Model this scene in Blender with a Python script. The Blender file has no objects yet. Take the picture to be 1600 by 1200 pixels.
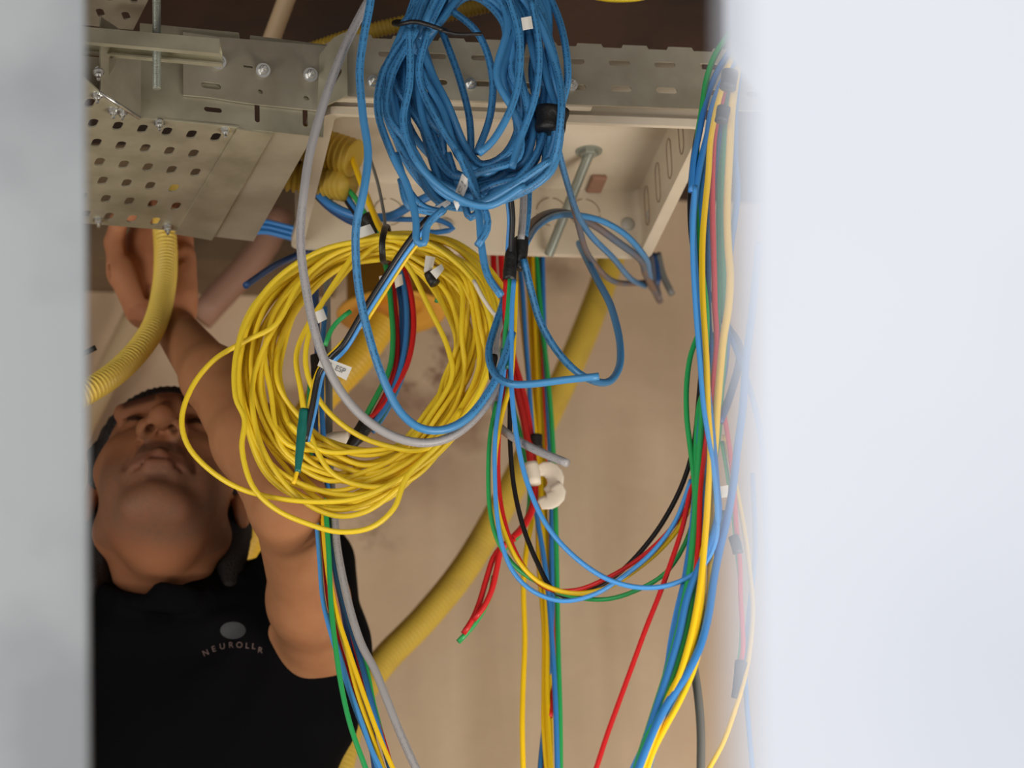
import bpy, bmesh, math, random
import numpy as np
from mathutils import Vector, Matrix
from mathutils.geometry import tessellate_polygon
from mathutils.bvhtree import BVHTree

S = bpy.context.scene
COL = S.collection

# ------------------------------------------------------------------ camera
PHI, TH = math.radians(10.5), math.radians(22.0)
FPX = 4900.0
CAM = Vector((0, 0, 1.5))
FW = Vector((math.sin(PHI)*math.cos(TH), math.cos(PHI)*math.cos(TH), math.sin(TH)))
RT = Vector((math.cos(PHI), -math.sin(PHI), 0))
UP = RT.cross(FW)
ROLL = 0.048                                         # the camera is held slightly tilted
RT, UP = RT*math.cos(ROLL)-UP*math.sin(ROLL), UP*math.cos(ROLL)+RT*math.sin(ROLL)
HD = Vector((math.sin(PHI), math.cos(PHI), 0))      # heading on the ground
cd = bpy.data.cameras.new('camera')
cam = bpy.data.objects.new('camera', cd); COL.objects.link(cam)
cam.matrix_world = Matrix.Translation(CAM) @ Matrix((RT, UP, -FW)).transposed().to_4x4()
cd.sensor_width = 36; cd.lens = FPX/1600*36
cd.clip_start = 0.05; cd.clip_end = 60
cd.dof.use_dof = True; cd.dof.focus_distance = 3.2; cd.dof.aperture_fstop = 5.6
S.camera = cam

# ------------------------------------------------------------------ world, lights, exposure
w = bpy.data.worlds.new('world'); S.world = w; w.use_nodes = True
w.node_tree.nodes['Background'].inputs[0].default_value = (1.0, 0.93, 0.86, 1)
w.node_tree.nodes['Background'].inputs[1].default_value = 0.27
S.view_settings.view_transform = 'Standard'; S.view_settings.look = 'None'
S.view_settings.exposure = 0.0; S.view_settings.gamma = 1.0

def area(name, loc, target, sx, sy, power, col):
    l = bpy.data.lights.new(name, 'AREA'); l.shape = 'RECTANGLE'; l.size = sx; l.size_y = sy
    l.energy = power; l.color = col
    o = bpy.data.objects.new(name, l); COL.objects.link(o); o.location = loc
    o.rotation_euler = (Vector(target)-Vector(loc)).to_track_quat('-Z', 'Y').to_euler()
    return o
area('daylight_window', (-0.9, -1.3, 1.7), (0.5, 3.2, 2.7), 1.6, 1.6, 58, (1.0, 0.97, 0.95))
area('left_front_light', (-0.85, 1.95, 2.05), (0.9, 3.7, 2.65), 0.9, 1.1, 28, (1.0, 0.96, 0.90))  # added light from the left front, its source unseen; no doorway stands there
area('daylight_side', (1.35, 2.2, 1.45), (0.8, 4.05, 2.35), 0.9, 0.8, 30, (1.0, 0.93, 0.84))

# ------------------------------------------------------------------ geometry helpers
def ray(px, py):
    return FW + RT*((px-800)/FPX) + UP*((600-py)/FPX)
def V(px, py, H):                                    # on an upright plane H metres ahead
    d = ray(px, py); return CAM + d*(H/d.dot(HD))
def VY(px, py, Y):
    d = ray(px, py); return CAM + d*((Y-CAM.y)/d.y)
def VZ(px, py, z):
    d = ray(px, py); return CAM + d*((z-CAM.z)/d.z)

def srgb(r, g, b):
    f = lambda c: (c/255/12.92) if c/255 <= 0.04045 else ((c/255+0.055)/1.055)**2.4
    return (f(r), f(g), f(b), 1)

def tag(o, label, cat, group=None):
    o['label'] = label; o['category'] = cat
    if group: o['group'] = group
    return o
def struct(o): o['kind'] = 'structure'; return o
def empty(name, loc):
    o = bpy.data.objects.new(name, None); COL.objects.link(o); o.location = loc
    o.empty_display_size = 0.05
    return o
def mk(name, vs, fs, m, parent=None, origin=None, smooth=True, uvs=None):
    vs = np.array([tuple(v) for v in vs], dtype=np.float64) if not isinstance(vs, np.ndarray) else vs
    if parent is not None:
        base = np.array(parent.location)
        if parent.parent is not None: base = base+np.array(parent.parent.location)
    elif origin is not None: base = np.array(origin)
    else: base = np.array([(vs[:, 0].min()+vs[:, 0].max())/2, (vs[:, 1].min()+vs[:, 1].max())/2, vs[:, 2].min()])
    me = bpy.data.meshes.new(name)
    me.from_pydata((vs-base).tolist(), [], fs if isinstance(fs, list) else fs.tolist())
    if smooth: me.polygons.foreach_set('use_smooth', [True]*len(me.polygons))
    if uvs is not None:
        ul = me.uv_layers.new(name='UVMap')
        li = np.empty(len(me.loops), dtype=np.int32); me.loops.foreach_get('vertex_index', li)
        ul.data.foreach_set('uv', uvs[li].astype(np.float32).ravel())
    me.update()
    if m is not None: me.materials.append(m)
    o = bpy.data.objects.new(name, me); COL.objects.link(o)
    if parent is not None: o.parent = parent
    else: o.location = base
    return o

def spline(P, step, closed=False):
    P = np.array([tuple(p) for p in P], dtype=float); n = len(P)
    out = []
    rng = range(n if closed else n-1)
    for i in rng:
        if closed: a, b, c, d = P[(i-1) % n], P[i], P[(i+1) % n], P[(i+2) % n]
        else:
            b, c = P[i], P[i+1]
            a = P[i-1] if i > 0 else 2*b-c
            d = P[i+2] if i+2 < n else 2*c-b
        def kt(p, q): return max(np.linalg.norm(q-p), 1e-5)**0.5
        t1 = kt(a, b); t2 = t1+kt(b, c); t3 = t2+kt(c, d)
        k = max(2, int(np.linalg.norm(c-b)/step))
        t = np.linspace(t1, t2, k, endpoint=False)[:, None]
        A1 = (t1-t)/t1*a+t/t1*b; A2 = (t2-t)/(t2-t1)*b+(t-t1)/(t2-t1)*c; A3 = (t3-t)/(t3-t2)*c+(t-t2)/(t3-t2)*d
        B1 = (t2-t)/t2*A1+t/t2*A2; B2 = (t3-t)/(t3-t1)*A2+(t-t1)/(t3-t1)*A3
        out.append((t2-t)/(t2-t1)*B1+(t-t1)/(t2-t1)*B2)
    if not closed: out.append(P[-1][None])
    return np.concatenate(out)

def sweep(C, r, n=8, closed=False, flat=None):
    """tube around the centre line C; r scalar or array; returns verts, faces, uvs"""
    C = np.asarray(C); m = len(C)
    if closed: T = np.roll(C, -1, 0)-np.roll(C, 1, 0)
    else: T = np.gradient(C, axis=0)
    T /= np.maximum(np.linalg.norm(T, axis=1), 1e-9)[:, None]
    N = np.zeros_like(C)
    ref = -np.array(FW); v = ref-T[0]*ref.dot(T[0])
    if np.linalg.norm(v) < 1e-3: v = np.array(UP)-T[0]*np.array(UP).dot(T[0])
    N[0] = v/np.linalg.norm(v)
    for i in range(1, m):
        v = N[i-1]-T[i]*N[i-1].dot(T[i]); N[i] = v/max(np.linalg.norm(v), 1e-9)
    B = np.cross(T, N)
    R = np.broadcast_to(np.asarray(r, float), (m,))
    a = np.arange(n)*2*math.pi/n
    fx, fy = (1, 1) if flat is None else flat
    ring = (np.cos(a)[None, :, None]*N[:, None]*fx+np.sin(a)[None, :, None]*B[:, None]*fy)*R[:, None, None]
    vs = (C[:, None]+ring).reshape(-1, 3)
    i = np.arange(m if closed else m-1)[:, None]; j = np.arange(n)[None, :]
    i2 = (i+1) % m; j2 = (j+1) % n
    fs = np.stack([i*n+j, i*n+j2, i2*n+j2, i2*n+j], -1).reshape(-1, 4).tolist()
    if not closed:
        fs.append(list(range(n-1, -1, -1))); fs.append([(m-1)*n+k for k in range(n)])
    L = np.concatenate([[0], np.cumsum(np.linalg.norm(np.diff(C, axis=0), axis=1))])
    uv = np.stack([np.repeat(L, n), np.tile(np.minimum(a, 2*math.pi-a)/math.pi, m)], -1)
    return vs, fs, uv

def join(parts):
    vs, fs, uv, k = [], [], [], 0
    for p in parts:
        v, f = p[0], p[1]
        vs.append(np.asarray([tuple(x) for x in v]) if not isinstance(v, np.ndarray) else v)
        fs += [[q+k for q in g] for g in f]
        uv.append(p[2] if len(p) > 2 else np.zeros((len(v), 2)))
        k += len(v)
    return np.concatenate(vs), fs, np.concatenate(uv)

def plate(outer, holes, M, t):
    """outer/holes: 2-D loops; M: 4x4 placing local xy plane (z = thickness direction)"""
    loops = [[Vector((x, y, 0)) for x, y in outer]]+[[Vector((x, y, 0)) for x, y in h] for h in holes]
    tris = tessellate_polygon(loops)
    flat = [p for L in loops for p in L]; n = len(flat)
    vs = [M @ p for p in flat]+[M @ (p+Vector((0, 0, t))) for p in flat]
    fs = []
    for a, b, c in tris:
        fs.append([a, b, c]); fs.append([c+n, b+n, a+n])
    k = 0
    for L in loops:
        q = len(L)
        for i in range(q):
            a, b = k+i, k+(i+1) % q; fs.append([a, b, b+n, a+n])
        k += q
    return np.array([tuple(v) for v in vs]), fs
def slot(cx, cy, hx, hy, ang=0, n=5):
    """rounded slot, half sizes hx, hy"""
    r = min(hx, hy); pts = []
    for (sx, sy, a0) in ((1, 1, 0), (-1, 1, 90), (-1, -1, 180), (1, -1, 270)):
        for k in range(n):
            a = math.radians(a0+90*k/(n-1)); pts.append((sx*(hx-r)+r*math.cos(a), sy*(hy-r)+r*math.sin(a)))
    c, s = math.cos(ang), math.sin(ang)
    out = []
    for x, y in pts:
        p = (cx+x*c-y*s, cy+x*s+y*c)
        if not out or abs(p[0]-out[-1][0])+abs(p[1]-out[-1][1]) > 1e-6: out.append(p)
    if abs(out[0][0]-out[-1][0])+abs(out[0][1]-out[-1][1]) < 1e-6: out.pop()
    return out
def boxm(lo, hi):
    x0, y0, z0 = lo; x1, y1, z1 = hi
    v = np.array([(x0, y0, z0), (x1, y0, z0), (x1, y1, z0), (x0, y1, z0), (x0, y0, z1), (x1, y0, z1), (x1, y1, z1), (x0, y1, z1)], float)
    f = [[3, 2, 1, 0], [4, 5, 6, 7], [0, 1, 5, 4], [1, 2, 6, 5], [2, 3, 7, 6], [3, 0, 4, 7]]
    return v, f
def bevel(o, wd, seg=2):
    b = o.modifiers.new('bevel', 'BEVEL'); b.width = wd; b.segments = seg; b.limit_method = 'ANGLE'
    return o

# ------------------------------------------------------------------ materials
def mat(name, col, rough=0.5, metal=0.0, spec=0.5, noise=None, bump=None, sss=0):
    m = bpy.data.materials.new(name); m.use_nodes = True
    nt = m.node_tree; b = nt.nodes['Principled BSDF']
    b.inputs['Base Color'].default_value = col; b.inputs['Roughness'].default_value = rough
    b.inputs['Metallic'].default_value = metal; b.inputs['Specular IOR Level'].default_value = spec
    if noise or bump:
        tc = nt.nodes.new('ShaderNodeNewGeometry')
    if noise:
        col2, scale, lo, hi = noise
        n = nt.nodes.new('ShaderNodeTexNoise'); n.inputs['Scale'].default_value = scale; n.inputs['Detail'].default_value = 5
        nt.links.new(tc.outputs['Position'], n.inputs['Vector'])
        r = nt.nodes.new('ShaderNodeMapRange'); r.inputs[1].default_value = lo; r.inputs[2].default_value = hi
        nt.links.new(n.outputs['Fac'], r.inputs[0])
        x = nt.nodes.new('ShaderNodeMix'); x.data_type = 'RGBA'
        nt.links.new(r.outputs[0], x.inputs[0]); x.inputs[6].default_value = col; x.inputs[7].default_value = col2
        nt.links.new(x.outputs[2], b.inputs['Base Color'])
    if bump:
        scale, st, dist = bump
        n = nt.nodes.new('ShaderNodeTexNoise'); n.inputs['Scale'].default_value = scale; n.inputs['Detail'].default_value = 4
        nt.links.new(tc.outputs['Position'], n.inputs['Vector'])
        bp = nt.nodes.new('ShaderNodeBump'); bp.inputs['Strength'].default_value = st; bp.inputs['Distance'].default_value = dist
        nt.links.new(n.outputs['Fac'], bp.inputs['Height']); nt.links.new(bp.outputs[0], b.inputs['Normal'])
    return m
def printed(name, col, ink, rough=0.42):
    """cable jacket with a line of tiny dark print along it"""
    m = mat(name, col, rough); nt = m.node_tree; b = nt.nodes['Principled BSDF']; L = nt.links.new
    uv = nt.nodes.new('ShaderNodeUVMap'); sp = nt.nodes.new('ShaderNodeSeparateXYZ'); L(uv.outputs[0], sp.inputs[0])
    cb = nt.nodes.new('ShaderNodeCombineXYZ')
    mu = nt.nodes.new('ShaderNodeMath'); mu.operation = 'MULTIPLY'; mu.inputs[1].default_value = 620; L(sp.outputs[0], mu.inputs[0]); L(mu.outputs[0], cb.inputs[0])
    mv = nt.nodes.new('ShaderNodeMath'); mv.operation = 'MULTIPLY'; mv.inputs[1].default_value = 9; L(sp.outputs[1], mv.inputs[0]); L(mv.outputs[0], cb.inputs[1])
    n = nt.nodes.new('ShaderNodeTexNoise'); n.inputs['Scale'].default_value = 1.0; n.inputs['Detail'].default_value = 2; L(cb.outputs[0], n.inputs['Vector'])
    g = nt.nodes.new('ShaderNodeMath'); g.operation = 'GREATER_THAN'; g.inputs[1].default_value = 0.52; L(n.outputs['Fac'], g.inputs[0])
    d = nt.nodes.new('ShaderNodeMath'); d.operation = 'SUBTRACT'; d.inputs[1].default_value = 0.2; L(sp.outputs[1], d.inputs[0])
    ab = nt.nodes.new('ShaderNodeMath'); ab.operation = 'ABSOLUTE'; L(d.outputs[0], ab.inputs[0])
    ls = nt.nodes.new('ShaderNodeMath'); ls.operation = 'LESS_THAN'; ls.inputs[1].default_value = 0.09; L(ab.outputs[0], ls.inputs[0])
    # printed only over stretches of the length
    wv = nt.nodes.new('ShaderNodeMath'); wv.operation = 'SINE'; m2 = nt.nodes.new('ShaderNodeMath'); m2.operation = 'MULTIPLY'; m2.inputs[1].default_value = 22
    L(sp.outputs[0], m2.inputs[0]); L(m2.outputs[0], wv.inputs[0])
    g2 = nt.nodes.new('ShaderNodeMath'); g2.operation = 'GREATER_THAN'; g2.inputs[1].default_value = -0.2; L(wv.outputs[0], g2.inputs[0])
    p1 = nt.nodes.new('ShaderNodeMath'); p1.operation = 'MULTIPLY'; L(g.outputs[0], p1.inputs[0]); L(ls.outputs[0], p1.inputs[1])
    p2 = nt.nodes.new('ShaderNodeMath'); p2.operation = 'MULTIPLY'; L(p1.outputs[0], p2.inputs[0]); L(g2.outputs[0], p2.inputs[1])
    p3 = nt.nodes.new('ShaderNodeMath'); p3.operation = 'MULTIPLY'; L(p2.outputs[0], p3.inputs[0]); p3.inputs[1].default_value = 0.75
    x = nt.nodes.new('ShaderNodeMix'); x.data_type = 'RGBA'; L(p3.outputs[0], x.inputs[0]); x.inputs[6].default_value = col; x.inputs[7].default_value = ink
    L(x.outputs[2], b.inputs['Base Color'])
    return m

M = {}
M['y'] = mat('yellow_cable_jacket', srgb(238, 206, 44), 0.4)
M['yw'] = mat('yellow_wire', srgb(240, 196, 20), 0.4)
M['b'] = printed('blue_cable_jacket', srgb(62, 130, 182), srgb(16, 40, 66))
M['lb'] = mat('light_blue_wire', srgb(72, 150, 220), 0.38)
M['bw'] = mat('blue_wire', srgb(50, 122, 190), 0.38)
M['db'] = mat('dark_blue_wire', srgb(30, 70, 120), 0.4)
M['g'] = mat('green_wire', srgb(40, 160, 85), 0.38)
M['dg'] = mat('teal_tape', srgb(20, 105, 95), 0.35)
M['r'] = mat('red_wire', srgb(205, 28, 30), 0.38)
M['k'] = mat('black_wire', srgb(24, 22, 24), 0.38)
M['tape'] = mat('black_tape', srgb(28, 26, 25), 0.45, bump=(180, 0.5, 0.002))
M['gr'] = printed('grey_cable_jacket', srgb(156, 153, 154), srgb(124, 122, 124))
M['pale'] = mat('pale_grey_wire', srgb(170, 166, 158), 0.45)
M['dgr'] = mat('dark_grey_cable', srgb(112, 112, 108), 0.5)
M['brown'] = mat('dusty_wire', srgb(120, 96, 82), 0.55, noise=(srgb(88, 100, 116), 14, 0.4, 0.6))
M['paper'] = mat('paper_label', srgb(232, 228, 220), 0.6)
M['ink'] = mat('label_ink', srgb(105, 105, 110), 0.6)
M['metal'] = mat('galvanised_steel', srgb(196, 191, 168), 0.4, 0.55, noise=(srgb(164, 158, 136), 22, 0.35, 0.7), bump=(45, 0.12, 0.002))
M['metal2'] = mat('dusty_galvanised_steel', srgb(186, 179, 160), 0.5, 0.45, noise=(srgb(158, 149, 130), 16, 0.35, 0.7))
M['bolt'] = mat('zinc_bolt', srgb(215, 215, 212), 0.25, 0.9)
M['boxp'] = mat('white_box_plastic', srgb(212, 200, 180), 0.5, noise=(srgb(194, 178, 152), 9, 0.45, 0.8))
M['boxl'] = mat('knockout_line', srgb(150, 128, 104), 0.7)
M['cond'] = mat('yellow_conduit', srgb(236, 204, 92), 0.45)
M['cond2'] = mat('dusty_yellow_conduit', srgb(200, 168, 62), 0.55, noise=(srgb(160, 132, 62), 18, 0.5, 0.85))
M['cond3'] = mat('deep_yellow_conduit', srgb(228, 182, 50), 0.45)
M['cond4'] = mat('amber_box_wall', srgb(224, 164, 56), 0.4)
M['orange'] = mat('amber_plastic', srgb(212, 142, 32), 0.4, noise=(srgb(190, 112, 22), 20, 0.45, 0.7))
M['pipe'] = mat('dusty_pink_pipe', srgb(150, 112, 92), 0.6)
M['pipe2'] = mat('cream_pipe', srgb(205, 178, 140), 0.6)
M['rod'] = mat('threaded_rod_zinc', srgb(160, 165, 155), 0.4, 0.6)
M['foam'] = mat('cream_foam_label', srgb(226, 214, 196), 0.7)
M['shirt'] = mat('black_cotton', srgb(7, 7, 9), 0.95, spec=0.08, bump=(260, 0.2, 0.001))
M['hair'] = mat('dark_hair', srgb(26, 20, 20), 0.6, bump=(420, 0.8, 0.003))
M['logo'] = mat('shirt_print', srgb(52, 52, 56), 0.85)
M['logot'] = mat('shirt_lettering', srgb(98, 80, 76), 0.8)
M['trouser'] = mat('dark_denim', srgb(36, 38, 46), 0.8)
M['shoe'] = mat('shoe_leather', srgb(48, 34, 26), 0.6)
M['deck'] = mat('scaffold_boards', srgb(150, 120, 84), 0.8, noise=(srgb(120, 92, 60), 6, 0.4, 0.6))
M['white'] = mat('white_painted_board', srgb(212, 219, 230), 0.6, noise=(srgb(200, 208, 220), 3, 0.4, 0.6))
M['grey'] = mat('grey_render', srgb(172, 178, 182), 0.75, noise=(srgb(152, 157, 162), 7, 0.42, 0.62))
M['ceil'] = mat('brown_ceiling_boards', srgb(60, 38, 26), 0.8, noise=(srgb(36, 22, 16), 5, 0.4, 0.65), bump=(30, 0.3, 0.01))
M['beam'] = mat('olive_brown_beam', srgb(120, 98, 72), 0.8, noise=(srgb(100, 80, 58), 6, 0.4, 0.6))
M['floor'] = mat('concrete_floor', srgb(150, 140, 126), 0.8, noise=(srgb(130, 120, 108), 4, 0.4, 0.6))

# ------------------------------------------------------------------ the setting
WY = 4.05
def wall_material():
    m = bpy.data.materials.new('plastered_wall'); m.use_nodes = True
    nt = m.node_tree; b = nt.nodes['Principled BSDF']; b.inputs['Roughness'].default_value = 0.85; L = nt.links.new
    geo = nt.nodes.new('ShaderNodeNewGeometry'); sp = nt.nodes.new('ShaderNodeSeparateXYZ'); L(geo.outputs['Position'], sp.inputs[0])
    def noise(scale, detail=4, vec=None, rough=0.5):
        n = nt.nodes.new('ShaderNodeTexNoise'); n.inputs['Scale'].default_value = scale; n.inputs['Detail'].default_value = detail
        n.inputs['Roughness'].default_value = rough
        L(vec if vec is not None else geo.outputs['Position'], n.inputs['Vector']); return n.outputs['Fac']
    def mr(x, a, b_, c=0, d=1):
        r = nt.nodes.new('ShaderNodeMapRange'); r.inputs[1].default_value = a; r.inputs[2].default_value = b_
        r.inputs[3].default_value = c; r.inputs[4].default_value = d; L(x, r.inputs[0]); return r.outputs[0]
    def op(o, x, y):
        n = nt.nodes.new('ShaderNodeMath'); n.operation = o
        for k, q in enumerate((x, y)):
            if isinstance(q, (int, float)): n.inputs[k].default_value = q
            else: L(q, n.inputs[k])
        return n.outputs[0]
    def mix(f, a, c):
        x = nt.nodes.new('ShaderNodeMix'); x.data_type = 'RGBA'
        for k, q in ((0, f), (6, a), (7, c)):
            if isinstance(q, tuple): x.inputs[k].default_value = q
            elif isinstance(q, (int, float)): x.inputs[k].default_value = q
            else: L(q, x.inputs[k])
        return x.outputs[2]
    mp = nt.nodes.new('ShaderNodeMapping'); mp.inputs['Scale'].default_value = (9, 1, 1.1); L(geo.outputs['Position'], mp.inputs[0])
    base = mix(mr(noise(1.0, 3, mp.outputs[0]), 0.38, 0.62), srgb(218, 194, 164), srgb(196, 171, 141))
    base = mix(mr(noise(2.4), 0.4, 0.65), base, srgb(208, 179, 148))
    X, Z = sp.outputs[0], sp.outputs[2]
    n1 = noise(9, 6, rough=0.65)
    Xn = op('ADD', X, op('MULTIPLY', op('SUBTRACT', n1, 0.5), 0.10))
    Zn = op('ADD', Z, op('MULTIPLY', op('SUBTRACT', n1, 0.5), 0.10))
    def patch(px0, py0, px1, py1, soft, col, strength, cur):
        a = VY(px0, py0, WY); c = VY(px1, py1, WY)
        f = op('MULTIPLY', mr(Xn, a.x-soft, a.x+soft), mr(Xn, c.x-soft, c.x+soft, 1, 0))
        f = op('MULTIPLY', f, op('MULTIPLY', mr(Zn, c.z-soft, c.z+soft), mr(Zn, a.z-soft, a.z+soft, 1, 0)))
        return mix(op('MULTIPLY', f, strength), cur, col)
    base = patch(330, 596, 765, 700, 0.012, srgb(160, 128, 104), 0.75, base)           # exposed render band
    base = patch(560, 690, 720, 780, 0.03, srgb(150, 116, 92), 0.5, base)
    speck = mr(noise(22, 6, rough=0.7), 0.5, 0.62)
    base = patch(585, 430, 760, 680, 0.03, srgb(120, 84, 66), op('MULTIPLY', speck, 0.85), base)
    base = patch(540, 790, 610, 860, 0.03, srgb(112, 84, 64), op('MULTIPLY', speck, 0.6), base)
    base = patch(830, 405, 905, 445, 0.02, srgb(104, 76, 56), 0.55, base)
    base = patch(1000, 430, 1080, 640, 0.05, srgb(140, 116, 90), 0.35, base)  # soft shadow below the box corner, painted into the wall colour
    base = patch(130, 560, 300, 760, 0.03, srgb(150, 116, 96), 0.4, base)
    L(base, b.inputs['Base Color'])
    bp = nt.nodes.new('ShaderNodeBump'); bp.inputs['Strength'].default_value = 0.35; bp.inputs['Distance'].default_value = 0.01
    L(noise(16, 6), bp.inputs['Height']); L(bp.outputs[0], b.inputs['Normal'])
    return m
M['wall'] = wall_material()
struct(mk('wall_back', *boxm((-1.8, WY, 0), (3.2, WY+0.15, 3.6)), M['wall'], smooth=False))
struct(mk('floor', *boxm((-1.8, -2.2, -0.1), (3.2, WY, 0)), M['floor'], smooth=False))
struct(mk('ceiling', *boxm((-1.8, 1.6, 3.46), (3.2, WY, 3.6)), M['ceil'], smooth=False))
zb = VY(270, 404, WY-0.12).z
struct(mk('trim_1', *boxm((-1.8, WY-0.12, zb), (VY(520, 404, WY).x, WY, 3.46)), M['beam'], smooth=False))   # beam under the ceiling

def facing_panel(name, pts, H, thick, m):
    """upright board square to the camera's heading, H metres ahead"""
    n = len(pts); vs = [V(px, py, H) for px, py in pts]; vs += [p+HD*thick for p in vs]
    f = [list(range(n)), list(range(2*n-1, n-1, -1))]+[[i, i+n, (i+1) % n+n, (i+1) % n] for i in range(n)]
    return struct(mk(name, vs, f, m, smooth=False))
facing_panel('wall_left', [(-3000, -2200), (127, -2200), (131, 0), (137, 1200), (150, 5200), (-3000, 5200)], 1.72, 0.01, M['grey'])
facing_panel('wall_right', [(1142, -1800), (9000, -1800), (9000, 9000), (1172, 9000), (1155, 1200), (1149, 0)], 0.63, 0.006, M['white'])
facing_panel('trim_2', [(1128, -420), (1500, -420), (1500, 170), (1200, 150), (1165, 105), (1133, 62)], 1.45, 0.02, M['white'])

# ------------------------------------------------------------------ cable trays
def hexbolt(name, p, d, parent=None, r=0.0075, m=None, shank=0.008):
    """domed bolt head with washer and hexagon nut at p, pointing along d"""
    d = Vector(d).normalized(); p = Vector(p)
    q = d.to_track_quat('Z', 'Y').to_matrix()
    parts = []
    def ringset(prof, n):
        vs = []
        for (z, rr) in prof:
            for k in range(n):
                a = 2*math.pi*k/n; vs.append(p+q @ Vector((rr*math.cos(a), rr*math.sin(a), z)))
        fs = []
        for i in range(len(prof)-1):
            for k in range(n): fs.append([i*n+k, i*n+(k+1) % n, (i+1)*n+(k+1) % n, (i+1)*n+k])
        fs.append(list(range(n-1, -1, -1))); fs.append([(len(prof)-1)*n+k for k in range(n)])
        return np.array([tuple(v) for v in vs]), fs
    parts.append(ringset([(0, r*1.25), (0.0012, r*1.25)], 20))
    parts.append(ringset([(0.001, r*0.85), (0.005, r*0.85), (0.006, r*0.7)], 6))
    parts.append(ringset([(0.005, r*0.42), (0.005+shank, r*0.42), (0.006+shank, r*0.3)], 12))
    v, f, _ = join(parts)
    return mk(name, v, f, m or M['bolt'], parent, smooth=False)

YR = 2.90
MX = lambda Y: Matrix(((1, 0, 0, 0), (0, 0, 1, Y), (0, 1, 0, 0), (0, 0, 0, 1)))
def xz(px, py, Y=YR):
    p = VY(px, py, Y); return (p.x, p.z)
def hslot(px, py, wpx, hpx, Y=YR, ang=0):
    x, z = xz(px, py, Y); return slot(x, z, wpx/2/1560, hpx/2/1430, ang)

zt = VY(300, 190, YR).z
def xyz_(px, py): p = VZ(px, py, zt); return (p.x, p.y)
tray = empty('cable_tray', (xyz_(240, 260)[0], xyz_(240, 260)[1], zt))
tag(tray, 'perforated galvanised cable tray beside the white box, above the raised hand', 'cable tray')
# perforated bottom
a = Vector(xyz_(184, 197)); b_ = Vector(xyz_(337, 214.5)); ux = (b_-a)/4; uy = Vector((-ux.y, ux.x))
r2 = Vector(xyz_(301, 269))-Vector(xyz_(299, 210)); vy = 0.5*r2.dot(uy.normalized())
uy = uy.normalized()*abs(vy)
outer = [xyz_(60, 60), xyz_(155, 143), xyz_(218, 183), xyz_(374, 199), xyz_(276, 361), xyz_(60, 343)]
def inside(p, poly, mrg=0.006):
    x, y = p[0], p[1]; c = False
    for i in range(len(poly)):
        (x0, y0), (x1, y1) = poly[i-1], poly[i]
        if (y0 > y) != (y1 > y) and x < (x1-x0)*(y-y0)/(y1-y0)+x0: c = not c
        e = Vector((x1-x0, y1-y0)); t = max(0, min(1, (Vector((x-x0, y-y0))).dot(e)/e.dot(e)))
        if (Vector((x0, y0))+e*t-Vector((x, y))).length < mrg: return False
    return c
holes = []
for i in range(-8, 8):
    for j in range(-6, 12):
        c = a+ux*(i+(0.5 if j % 2 else 0))+uy*j
        if inside(c, outer, 0.0108): holes.append(slot(c.x, c.y, 0.0048, 0.0098, math.atan2(ux.y, ux.x)))
v, f = plate(outer, holes, Matrix.Translation((0, 0, zt)), 0.0018)
mk('perforated_base', v, f, M['metal'], tray, smooth=False)
# overlapping cover strips to the right
for nm, pts, dz in (('joint_strip', [(371, 199), (426, 207), (331, 373), (273, 363)], -0.0022),
                    ('end_plate', [(423, 207), (490, 213), (396, 379), (329, 371)], 0.0015)):
    v, f = plate([xyz_(*p) for p in pts], [], Matrix.Translation((0, 0, zt+dz)), 0.0018)
    mk(nm, v, f, M['metal'] if nm == 'joint_strip' else M['metal2'], tray, smooth=False)
# near side rail
top = [(130, 28), (235, 38), (373, 51), (375, 61), (390, 62), (391, 55), (512, 70), (505, 214), (428, 206), (426, 206.5), (372, 200), (218, 184), (150, 176)]
RA = VZ(218, 183, zt); RB = VZ(505, 214, zt); rdx = (RB-RA).normalized(); rn = Vector((-rdx.y, rdx.x, 0))
def VL(px, py, off=0):                                # on the left rail's face
    d = ray(px, py); P0 = RA-rn*off; return CAM+d*((P0-CAM).dot(rn)/d.dot(rn))
def xl(px, py, off=0):
    q = VL(px, py, off)-RA; return (q.dot(rdx), q.z)
def lslot(px, py, wpx, hpx, off=0):
    x, z = xl(px, py, off); return slot(x, z, wpx/2/1560, hpx/2/1430)
def ML(off=0):
    m_ = Matrix((rdx, Vector((0, 0, 1)), rn)).transposed().to_4x4(); m_.translation = RA-rn*off; return m_
hs = [lslot(333, 171, 30, 9), lslot(402, 176, 9, 32), lslot(477, 182, 9, 34), lslot(415, 74, 10, 7), lslot(486, 80, 11, 13)]
v, f = plate([xl(*p) for p in [(219, 36), (373, 51), (375, 61), (390, 62), (391, 55), (512, 70), (505, 214), (372, 200), (218, 184)]], hs, ML(), 0.0018)
mk('side_rail', v, f, M['metal'], tray, smooth=False)
hs = [lslot(330, 133.5, 34, 11, 0.004), lslot(388, 104, 16, 5, 0.004), lslot(397, 141, 14, 5, 0.004), lslot(407, 143, 8, 9, 0.004), lslot(479, 153, 10, 9, 0.004)]
hs = [hs[0], hs[1], hs[3], hs[4]]
v, f = plate([xl(*p, 0.004) for p in [(286, 50), (345, 58), (512, 72), (503, 173), (395, 162), (360, 157), (330, 152), (287, 148)]], hs, ML(0.004), 0.0025)
mk('coupler_plate', v, f, M['metal2'], tray, smooth=False)
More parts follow.
